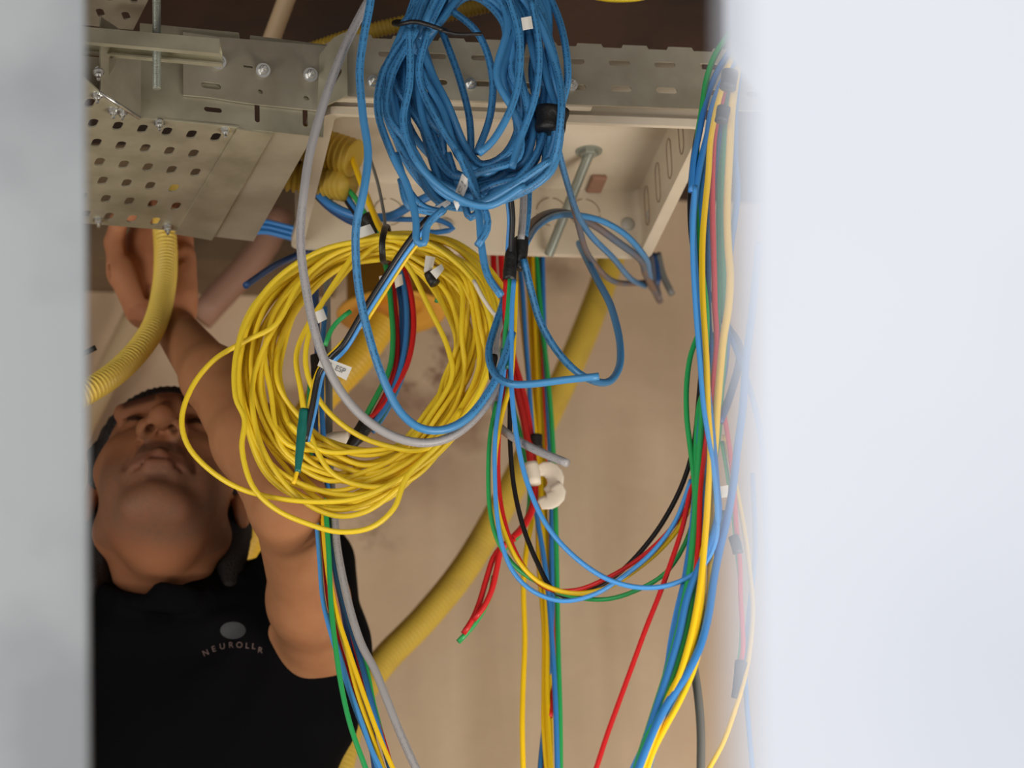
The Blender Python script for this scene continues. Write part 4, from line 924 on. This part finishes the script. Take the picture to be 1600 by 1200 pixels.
# ------------------------------------------------------------------ the electrician
class Field:
    """signed distance grid with smooth unions, meshed by surface nets"""
    def __init__(s, lo, hi, h):
        s.h = h; s.lo = np.array(lo, float); s.n = np.ceil((np.array(hi)-s.lo)/h).astype(int)+1
        s.d = np.full(s.n, 0.5, np.float32)
    def _sub(s, pts, r, pad):
        pts = np.array([tuple(p) for p in pts]); a = np.floor((pts.min(0)-r-pad-s.lo)/s.h).astype(int); b = np.ceil((pts.max(0)+r+pad-s.lo)/s.h).astype(int)+1
        a = np.clip(a, 0, s.n-1); b = np.clip(b, 1, s.n)
        sl = tuple(slice(i, j) for i, j in zip(a, b))
        g = np.stack(np.meshgrid(*[s.lo[k]+s.h*np.arange(a[k], b[k]) for k in range(3)], indexing='ij'), -1)
        return sl, g
    def _mix(s, sl, d, k, mode):
        c = s.d[sl]
        if mode == 'add':
            h = np.clip(0.5+0.5*(c-d)/k, 0, 1); s.d[sl] = c*(1-h)+d*h-k*h*(1-h)
        else:
            h = np.clip(0.5-0.5*(c+d)/k, 0, 1); s.d[sl] = c*(1-h)-d*h+k*h*(1-h)
    def cone(s, a, b, ra, rb, k=0.015, mode='add'):
        a = np.array(a); b = np.array(b); sl, g = s._sub([a, b], max(ra, rb), k*2+s.h*3)
        if g.size == 0: return
        ab = b-a; t = np.clip(((g-a) @ ab)/max(ab @ ab, 1e-12), 0, 1)
        s._mix(sl, np.linalg.norm(g-a-t[..., None]*ab, axis=-1)-(ra+(rb-ra)*t), k, mode)
    def ell(s, c, ax, rad, k=0.015, mode='add'):
        c = np.array(c); rad = np.array(rad); A = np.array([tuple(q) for q in ax])
        sl, g = s._sub([c], rad.max(), k*2+s.h*3)
        if g.size == 0: return
        q = (g-c) @ A.T; k0 = np.linalg.norm(q/rad, axis=-1); k1 = np.linalg.norm(q/rad**2, axis=-1)
        s._mix(sl, k0*(k0-1)/np.maximum(k1, 1e-6), k, mode)
    def cut(s, p, n):
        """keep what is on the side n points to"""
        g = np.stack(np.meshgrid(*[s.lo[k]+s.h*np.arange(s.n[k]) for k in range(3)], indexing='ij'), -1)
        s.d = np.maximum(s.d, -((g-np.array(p)) @ np.array(n))).astype(np.float32)
    def mesh(s, smooth=1):
        d = s.d; n = np.array(d.shape); ins = d < 0
        cnt = np.zeros(n-1, int)
        for i in (0, 1):
            for j in (0, 1):
                for k in (0, 1): cnt += ins[i:n[0]-1+i, j:n[1]-1+j, k:n[2]-1+k]
        act = (cnt > 0) & (cnt < 8); idx = -np.ones(n-1, int); idx[act] = np.arange(act.sum()); ci = np.argwhere(act)
        acc = np.zeros((len(ci), 3)); w = np.zeros(len(ci))
        for ax in range(3):
            for u in (0, 1):
                for v in (0, 1):
                    o = [0, 0, 0]; o[(ax+1) % 3] = u; o[(ax+2) % 3] = v; e = list(o); e[ax] = 1
                    A = ci+o; B = ci+e; da = d[tuple(A.T)]; db = d[tuple(B.T)]; m = (da < 0) != (db < 0)
                    t = np.where(m, da/np.where(m, da-db, 1), 0); p = A+0.0; p[:, ax] += t
                    acc[m] += p[m]; w += m
        vs = s.lo+acc/w[:, None]*s.h
        fs = []
        for ax in range(3):
            a1, a2 = (ax+1) % 3, (ax+2) % 3
            sl0 = [slice(1, -1)]*3; sl0[ax] = slice(0, -1); sl1 = list(sl0); sl1[ax] = slice(1, None)
            x0 = ins[tuple(sl0)]; x1 = ins[tuple(sl1)]
            for flip, mm in ((False, x0 & ~x1), (True, ~x0 & x1)):
                q = np.argwhere(mm); 
                if len(q) == 0: continue
                off = np.ones(3, int); off[ax] = 0; q = q+off
                def c(i, j):
                    r = q.copy(); r[:, a1] -= i; r[:, a2] -= j; return idx[tuple(r.T)]
                f = np.stack([c(1, 1), c(0, 1), c(0, 0), c(1, 0)], -1)
                if flip: f = f[:, ::-1]
                fs.append(f)
        return vs, np.concatenate(fs)

def add_colour(o, cols):
    at = o.data.color_attributes.new('tint', 'FLOAT_COLOR', 'POINT')
    at.data.foreach_set('color', np.concatenate([cols, np.ones((len(cols), 1))], 1).astype(np.float32).ravel())

man = empty('person', V(300, 1500, 3.40)); man.location.z = 1.02
tag(man, 'dark haired man in a black t-shirt looking up, one hand raised around the conduit', 'person')
F_ = lambda px, py, H: np.array(V(px, py, H+.04))
# head frame: the face is turned up by 52 degrees from the viewing line
HS = 1.12; HC = F_(260, 762, 3.37)
pit = math.radians(50)
Uc = np.array(UP); Wc = -np.array(FW); er = np.array(RT)
ef = math.sin(pit)*Uc+math.cos(pit)*Wc; eu = math.cos(pit)*Uc-math.sin(pit)*Wc
yawh = math.radians(-3); er, ef = er*math.cos(yawh)+ef*math.sin(yawh), ef*math.cos(yawh)-er*math.sin(yawh)
HX = (er, ef, eu)
def hp(x, y, z): return HC+HS*(er*x+ef*y+eu*z)
allp = np.array([F_(60, 1250, 3.45), F_(560, 1250, 3.45), F_(140, 300, 3.45), F_(480, 800, 3.0), hp(0, -.12, 0), hp(0, 0, .14), hp(0, .13, 0)])
B = Field(allp.min(0)-[.03, .03, .03], allp.max(0)+[.03, .05, .02], 0.0030)
# trunk inside the shirt, neck
NB = F_(256, 935, 3.445)
B.ell(F_(290, 1120, 3.45), HX if False else (np.array(RT), np.array(HD), np.array((0, 0, 1))), (.14, .07, .15), .03)
B.cone(F_(120, 1010, 3.43), F_(470, 1000, 3.40), .045, .045, .03)
B.cone(NB, hp(0, -.025, -.05), .064, .060, .03)
B.cone(F_(215, 915, 3.38), hp(-.045, -.015, -.05), .017, .02, .02)
B.cone(F_(290, 915, 3.38), hp(.045, -.015, -.05), .017, .02, .02)
B.cone(F_(250, 905, 3.37), hp(0, .0, -.10), .022, .024, .02)
# skull and face
B.ell(hp(0, -.02, .035), HX, np.array((.076, .098, .088))*HS, .02)
B.ell(hp(0, .022, -.028), HX, np.array((.066, .076, .088))*HS, .02)
for s_ in (-1, 1):
    B.cone(hp(s_*.052, -.012, -.062), hp(s_*.020, .066, -.103), .017*HS, .017*HS, .022)
    B.cone(hp(s_*.044, .058, -.018), hp(s_*.056, .03, -.012), .017*HS, .016*HS, .02)
    B.cone(hp(s_*.012, .082, .034), hp(s_*.046, .070, .034), .012*HS, .010*HS, .012)
    B.ell(hp(s_*.040, .055, -.062), HX, np.array((.018, .024, .028))*HS, .02)
B.ell(hp(0, .073, -.1), HX, np.array((.021, .019, .017))*HS, .016)
B.ell(hp(0, .03, -.098), HX, np.array((.04, .05, .02))*HS, .02)
for s_ in (-1, 1):
    B.ell(hp(s_*.031, .096, .010), HX, np.array((.017, .014, .012))*HS, .012, 'sub')
    B.ell(hp(s_*.031, .073, .009), HX, np.array((.0135, .0135, .0125))*HS, .003)
    B.cone(hp(s_*.020, .081, .016), hp(s_*.043, .076, .015), .0035*HS, .003*HS, .003)
    B.cone(hp(s_*.020, .082, .002), hp(s_*.042, .077, .001), .003*HS, .003*HS, .003)
# muzzle, nose, lips
B.ell(hp(0, .081, -.062), HX, np.array((.030, .017, .026))*HS, .014)
B.cone(hp(0, .085, .026), hp(0, .112, -.018), .0085*HS, .0125*HS, .010)
B.ell(hp(0, .118, -.024), HX, np.array((.0140, .0130, .0120))*HS, .006)
for s_ in (-1, 1):
    B.ell(hp(s_*.0165, .103, -.029), HX, np.array((.0100, .0140, .0105))*HS, .005)
for s_ in (-1, 1):
    B.cone(hp(s_*.0115, .1075, -.044), hp(s_*.0105, .109, -.024), .0064*HS, .0050*HS, .0025, 'sub')
B.cone(hp(0, .0985, -.0585), hp(.026, .086, -.070), .0045*HS, .0028*HS, .006); B.cone(hp(0, .0985, -.0585), hp(-.026, .086, -.070), .0045*HS, .0028*HS, .006)
B.cone(hp(-.008, .0965, -.0725), hp(.008, .0965, -.0725), .0062*HS, .0062*HS, .007)
B.cone(hp(0, .1015, -.0655), hp(.029, .0865, -.0745), .0016*HS, .0016*HS, .003, 'sub'); B.cone(hp(0, .1015, -.0655), hp(-.029, .0865, -.0745), .0016*HS, .0016*HS, .003, 'sub')
B.cone(hp(-.012, .097, -.0865), hp(.012, .097, -.0865), .0045*HS, .0045*HS, .009, 'sub')
for s_ in (-1, 1):                                     # folds from nose to mouth, ears
    B.cone(hp(s_*.020, .094, -.034), hp(s_*.034, .083, -.064), .002*HS, .002*HS, .008, 'sub')
    B.ell(hp(s_*.079, -.012, -.008), (er*math.cos(.3*s_)+ef*math.sin(.3*s_), ef*math.cos(.3*s_)-er*math.sin(.3*s_), eu), np.array((.0085, .019, .031))*HS, .006)
    B.ell(hp(s_*.086, -.006, -.004), HX, np.array((.006, .010, .018))*HS, .004, 'sub')
# raised arm
El = F_(452, 792, 3.09)
B.cone(F_(495, 1010, 3.38), F_(482, 940, 3.27), .044, .040, .03)
B.cone(F_(482, 940, 3.27), El, .0405, .0385, .03)
B.cone(El, F_(392, 690, 3.13), .040, .0395, .02)
B.cone(F_(392, 690, 3.13), F_(332, 590, 3.20), .039, .033, .02)
B.cone(F_(332, 590, 3.20), F_(275, 515, 3.30), .033, .0245, .02)
B.cone(F_(240, 492, 3.335), F_(282, 515, 3.33), .0195, .021, .018)
# palm
ph = 3.345
for x0_, y0_, x1_, y1_, ra, rb in ((222, 485, 214, 376, .018, .0145), (248, 490, 246, 372, .018, .0145), (268, 490, 268, 374, .018, .0140), (283, 485, 284, 385, .019, .0135)):
    B.cone(F_(x0_, y0_, ph), F_(x1_, y1_, ph+.006), ra, rb, .014)
B.cone(F_(222, 482, ph-.012), F_(192, 425, ph-.016), .019, .0190, .012)          # ball of the thumb
B.cone(F_(286, 460, ph-.010), F_(287, 400, ph-.006), .0155, .0130, .012)         # heel under the little finger
B.cone(F_(190, 425, ph-.018), F_(179, 378, ph-.022), .0160, .0125, .008)         # thumb
B.cone(F_(179, 378, ph-.022), F_(186, 345, ph-.034), .0118, .0108, .004)
B.cone(F_(186, 345, ph-.034), F_(206, 336, ph-.056), .0108, .0090, .004)
ph = 3.345
fing = [((220, 378), (216, 336), (221, 322), (226, 332), .0104), ((245, 372), (243, 330), (247, 315), (250, 327), .0108),
        ((268, 374), (269, 334), (268, 319), (266, 331), .0102), ((288, 384), (293, 345), (290, 332), (284, 342), .0090)]
for (p0_, p1_, p2_, p3_, rr) in fing:
    a_, b_2, c_, d_ = F_(*p0_, ph+.006), F_(*p1_, ph-.004), F_(*p2_, ph-.036), F_(*p3_, ph-.060)
    B.cone(a_, b_2, rr*1.08, rr, .005); B.cone(b_2, c_, rr, rr*.92, .003); B.cone(c_, d_, rr*.92, rr*.8, .003)
# creases of the palm
for pts in (((203, 378), (216, 405), (229, 440), (231, 480)), ((292, 395), (275, 402), (258, 398)), ((190, 402), (178, 418), (170, 428)), ((214, 372), (204, 384), (202, 398))):
    for i in range(len(pts)-1):
        B.cone(F_(*pts[i], ph-.023), F_(*pts[i+1], ph-.023), .0035, .0035, .008, 'sub')
vs, fs = B.mesh()
body = mk('body', vs, fs, None, man)
# skin colours: lips, stubble, brows, eyes, shade painted into the nostrils
q = vs-HC; lx, ly, lz = (q @ er)/HS, (q @ ef)/HS, (q @ eu)/HS
rs = np.random.RandomState(3)
def sm(a, b, x): t = np.clip((x-a)/(b-a), 0, 1); return t*t*(3-2*t)
skin = np.array(srgb(166, 116, 80)[:3]); cols = np.tile(skin, (len(vs), 1))
def blend(w_, col):
    global cols
    w_ = np.clip(w_, 0, 1)[:, None]; cols = cols*(1-w_)+np.array(srgb(*col)[:3])*w_
hd_ = np.array(HD); head = ((vs @ hd_) > (HC @ hd_)-.16) & (np.abs(lx) < .085) & (np.abs(ly) < .14) & (lz > -.16) & (lz < .14)
nz = rs.rand(len(vs))
blend(head*0.6, (124, 76, 52))  # whole head darkened: shade of the upturned face put into the skin colour
stub = head*sm(-.035, -.062, lz)*sm(-.02, .02, ly+(-.03))*sm(-.150, -.128, lz)*(1-.0*lx)
stub = np.maximum(stub, head*(ly > -.01)*sm(-.02, -.05, lz)*sm(.040, .056, np.abs(lx))*.8)
blend(stub*(.42+.22*nz), (92, 74, 64))
mous = head*sm(.028, .022, np.abs(lx))*sm(-.036, -.041, lz)*sm(-.058, -.053, lz)*(ly > .07)
blend(mous*(.55+.3*nz), (70, 50, 42))
underlip = head*sm(.013, .008, np.abs(lx))*sm(-.080, -.084, lz)*sm(-.094, -.089, lz)*(ly > .06)
blend(underlip*.6, (70, 52, 44))  # darker tone just below the lower lip
lip = head*sm(.028, .023, np.abs(lx))*(ly > .088)*sm(-.0575, -.060, lz)*sm(-.079, -.075, lz)
blend(lip*.4, (122, 72, 58))
brow = head*sm(.010, .015, np.abs(lx))*sm(.050, .044, np.abs(lx))*sm(.027, .031, lz)*sm(.042, .038, lz)*(ly > .05)
blend(brow*.9, (40, 28, 24))
for s_ in (-1, 1): blend(head*sm(.0058, .0042, np.hypot(lx-s_*.0112, ly-.108))*sm(-.050, -.046, lz)*sm(-.026, -.030, lz)*.9, (30, 16, 12))  # shade inside the nostrils, painted as dark colour
eye = head*(ly > .072)*sm(.020, .024, np.abs(lx))*sm(.042, .038, np.abs(lx))*sm(.0045, .006, lz)*sm(.0145, .012, lz)
blend(eye*.95, (34, 24, 22))
palmv = ((vs @ np.array(UP)) > (F_(250, 500, 3.33) @ np.array(UP)))*1.0
blend(palmv*0.35, (212, 140, 104))
add_colour(body, cols)
ms = mat('skin', srgb(170, 112, 80), 0.62, spec=0.2); nt = ms.node_tree
vc = nt.nodes.new('ShaderNodeVertexColor'); vc.layer_name = 'tint'
nn_ = nt.nodes.new('ShaderNodeTexNoise'); nn_.inputs['Scale'].default_value = 45; nn_.inputs['Detail'].default_value = 5
ge = nt.nodes.new('ShaderNodeNewGeometry'); nt.links.new(ge.outputs['Position'], nn_.inputs['Vector'])
mr_ = nt.nodes.new('ShaderNodeMapRange'); mr_.inputs[1].default_value = .35; mr_.inputs[2].default_value = .7; mr_.inputs[3].default_value = .0; mr_.inputs[4].default_value = .25
nt.links.new(nn_.outputs['Fac'], mr_.inputs[0])
mx = nt.nodes.new('ShaderNodeMix'); mx.data_type = 'RGBA'; mx.inputs[7].default_value = srgb(140, 78, 54)
nt.links.new(mr_.outputs[0], mx.inputs[0]); nt.links.new(vc.outputs[0], mx.inputs[6]); nt.links.new(mx.outputs[2], nt.nodes['Principled BSDF'].inputs['Base Color'])
nt.nodes['Principled BSDF'].inputs['Subsurface Weight'].default_value = 0.08
nt.nodes['Principled BSDF'].inputs['Subsurface Radius'].default_value = (.01, .004, .002)
body.data.materials.append(ms)

# hair
AX0 = np.array(HD)
HF = Field(HC-np.array((.17, .2, .2)), HC+np.array((.17, .2, .2)), 0.0035)
HF.ell(hp(0, -.026, .042), HX, np.array((.084, .102, .092))*HS, .01)
HF.ell(hp(0, -.062, -.035), HX, np.array((.079, .046, .085))*HS, .02)
for s_ in (-1, 1):
    HF.cone(hp(s_*.073, .015, .03), hp(s_*.072, .012, -.008), .012*HS, .008*HS, .01)
    HF.cone(hp(s_*.072, -.045, .0), hp(s_*.070, -.050, -.095), .018*HS, .013*HS, .015)
HF.ell(hp(0, .060, -.01), HX, np.array((.0705, .07, .078))*HS, .008, 'sub')
HF.ell(hp(0, .03, -.11), HX, np.array((.062, .062, .06))*HS, .008, 'sub')
for k in range(4):
    t_ = -AX0*.035*k
    HF.cone(F_(252, 1000, 3.37)+t_, hp(0, -.012, -.075)+t_, .068, .069, .006, 'sub')
hv, hf = HF.mesh()
q = hv-HC; rr_ = np.sin((q @ er)/HS*900+3*np.sin((q @ eu)*60))*.0009+rs.randn(len(hv))*.0003
nrm = q/np.linalg.norm(q, axis=1)[:, None]
mk('hair', hv+nrm*rr_[:, None], hf, M['hair'], man)

# t-shirt
tb = np.array([F_(-60, 1000, 3.40), F_(580, 1000, 3.40), F_(300, 1500, 3.40), F_(480, 800, 3.45)])
T = Field(np.minimum(tb.min(0)-[.08, .16, .08], tb.min(0)-.08), tb.max(0)+[.08, .16, .03], 0.0045)
AX = (np.array(RT), np.array(HD), np.array((0, 0, 1)))
T.ell(F_(285, 1120, 3.44), AX, (.188, .105, .19), .03)
T.ell(F_(275, 1400, 3.45), AX, (.172, .11, .26), .06)
T.cone(F_(20, 1010, 3.43), F_(205, 985, 3.42), .062, .050, .03)
T.cone(F_(290, 975, 3.41), F_(490, 1000, 3.42), .052, .062, .03)
T.cone(F_(395, 965, 3.42), F_(445, 925, 3.44), .050, .050, .025)
T.cone(F_(486, 1000, 3.43), F_(492, 880, 3.46), .060, .048, .02)
T.cone(F_(20, 1010, 3.43), F_(-40, 1160, 3.42), .060, .055, .03)
T.cone(F_(500, 1040, 3.42), F_(505, 1120, 3.42), .052, .040, .03)
T.cone(F_(418, 868, 3.40), F_(448, 960, 3.34), .010, .014, .012)
T.cone(F_(448, 960, 3.34), F_(492, 985, 3.325), .014, .014, .012)
# neckline opening and fold
T.cone(F_(250, 826, 3.37), F_(256, 770, 3.35), .062, .066, .012, 'sub')
for i in range(14):
    a0 = math.pi*(0.02+i/14*0.96); a1 = math.pi*(0.02+(i+1)/14*0.96)
    c_ = lambda a: F_(251-96*math.cos(a), 915+26*math.sin(a), 3.40-.085*math.sin(a))
    T.cone(c_(a0), c_(a1), .0075, .0075, .008)
T.cone(F_(190, 985, 3.37), F_(320, 985, 3.37), .034, .034, .02)
T.cone(F_(252, 925, 3.31), F_(285, 935, 3.32), .012, .014, .014)
# arm comes out in front: free space round it
for a_, b_2, ra, rb in ((F_(478, 925, 3.245), F_(460, 860, 3.13), .042, .042), (F_(460, 860, 3.13), El, .042, .045)):
    T.cone(a_, b_2, ra, rb, .008, 'sub')
tv, tf = T.mesh()
q = tv-F_(430, 930, 3.36); X_, Z_, D_ = q @ AX[0], q @ AX[2], q @ AX[1]
ang = np.arctan2(X_, -Z_); rad = np.hypot(X_, Z_)
fold = .0042*np.sin(ang*11+rad*16)*np.exp(-rad/.22)*sm(.02, .08, rad)+.0022*np.sin(X_*58+Z_*12)*sm(.05, .2, rad)
front = (D_ < .02)*1.0
shirt = mk('t_shirt', tv-AX[1]*(fold*front)[:, None], tf, M['shirt'], man)
bv = BVHTree.FromPolygons([tuple(p) for p in (tv-AX[1]*(fold*front)[:, None])], [tuple(int(z) for z in p) for p in tf])
def onshirt(px, py, off=.0012):
    d = ray(px, py).normalized(); h = bv.ray_cast(CAM, d, 8)
    return (h[0]-d*off) if h[0] is not None else V(px, py, 3.32)
# round mark and lettering on the chest
n = 28; ring = [onshirt(364+20*math.cos(2*math.pi*k/n), 985+13.5*math.sin(2*math.pi*k/n)) for k in range(n)]; mid_ = [onshirt(364+10*math.cos(2*math.pi*k/n), 985+7*math.sin(2*math.pi*k/n)) for k in range(n)]
vs_ = ring+mid_+[onshirt(364, 985)]
fs_ = [[k, (k+1) % n, n+(k+1) % n, n+k] for k in range(n)]+[[n+k, n+(k+1) % n, 2*n] for k in range(n)]
mk('chest_mark', vs_, fs_, M['logo'], shirt)
def letter(ch, cx, cy, size, ang):
    cu = bpy.data.curves.new('lettering', 'FONT'); cu.body = ch; cu.size = 1; cu.align_x = 'CENTER'
    tmp = bpy.data.objects.new('lettering', cu); COL.objects.link(tmp); bpy.context.view_layer.update()
    me = bpy.data.meshes.new_from_object(tmp.evaluated_get(bpy.context.evaluated_depsgraph_get())); bpy.data.objects.remove(tmp)
    out = []
    for v_ in me.vertices:
        x, y = v_.co.x*size, -v_.co.y*size; out.append(onshirt(cx+x*math.cos(ang)-y*math.sin(ang), cy+x*math.sin(ang)+y*math.cos(ang)))
    return out, [list(p.vertices) for p in me.polygons]
LV, LF = [], []
for ch, cx, cy, an in zip('NEUROLLR', (323, 335, 348, 361, 374, 386, 396, 406), (1024, 1018, 1014, 1012, 1012, 1013, 1014, 1020), (-.40, -.28, -.16, -.05, 0, .08, .1, .15)):
    a_, b_2 = letter(ch, cx, cy, 13, an); LF += [[z+len(LV) for z in p] for p in b_2]; LV += a_
mk('lettering', LV, LF, M['logot'], shirt, smooth=False)

# trousers, shoes and the scaffold he stands on (below the frame)
hip = F_(275, 1500, 3.45); zf = 1.02
PZ_ = Field(np.array((hip[0]-.28, hip[1]-.25, zf+.03)), np.array((hip[0]+.28, hip[1]+.25, hip[2]+.16)), .008)
PZ_.ell(hip, AX, (.165, .115, .13), .03)
feet = []
for s_ in (-1, 1):
    h0 = hip+AX[0]*s_*.085; kn = hip+AX[0]*s_*.10-AX[1]*.03; kn[2] = (hip[2]+zf)/2+.03; an = hip+AX[0]*s_*.11; an[2] = zf+.09
    PZ_.cone(h0, kn, .088, .064, .03); PZ_.cone(kn, an, .064, .050, .02); feet.append(an)
pv, pf = PZ_.mesh(); mk('trousers', pv, pf, M['trouser'], man)
for an in feet:
    sf = Field(an+np.array((-.16, -.3, -.1)), an+np.array((.16, .2, .06)), .006)
    toe = an-AX[1]*.17; toe[2] = zf+.038; heel = an+AX[1]*.05; heel[2] = zf+.042; up_ = an.copy(); up_[2] = zf+.1
    sf.cone(heel, toe, .040, .036, .02); sf.cone(an, up_, .042, .045, .02); sf.cut((0, 0, zf+.002), (0, 0, 1))
    a_, b_2 = sf.mesh(); mk('shoe', a_, b_2, M['shoe'], man)
sp_ = empty('scaffold_platform', (hip[0], hip[1], 0)); tag(sp_, 'low wooden scaffold platform under the man, below the picture', 'platform')
v, f = boxm((hip[0]-.6, hip[1]-.32, zf-.045), (hip[0]+.6, hip[1]+.32, zf)); bevel(mk('deck', v, f, M['deck'], sp_, smooth=False), .004)
for sx in (-1, 1):
    for sy in (-1, 1):
        x, y = hip[0]+sx*.55, hip[1]+sy*.28
        v, f, u = sweep([(x, y, 0), (x, y, zf-.045)], .024, 14); mk('leg', v, f, M['rod'], sp_)
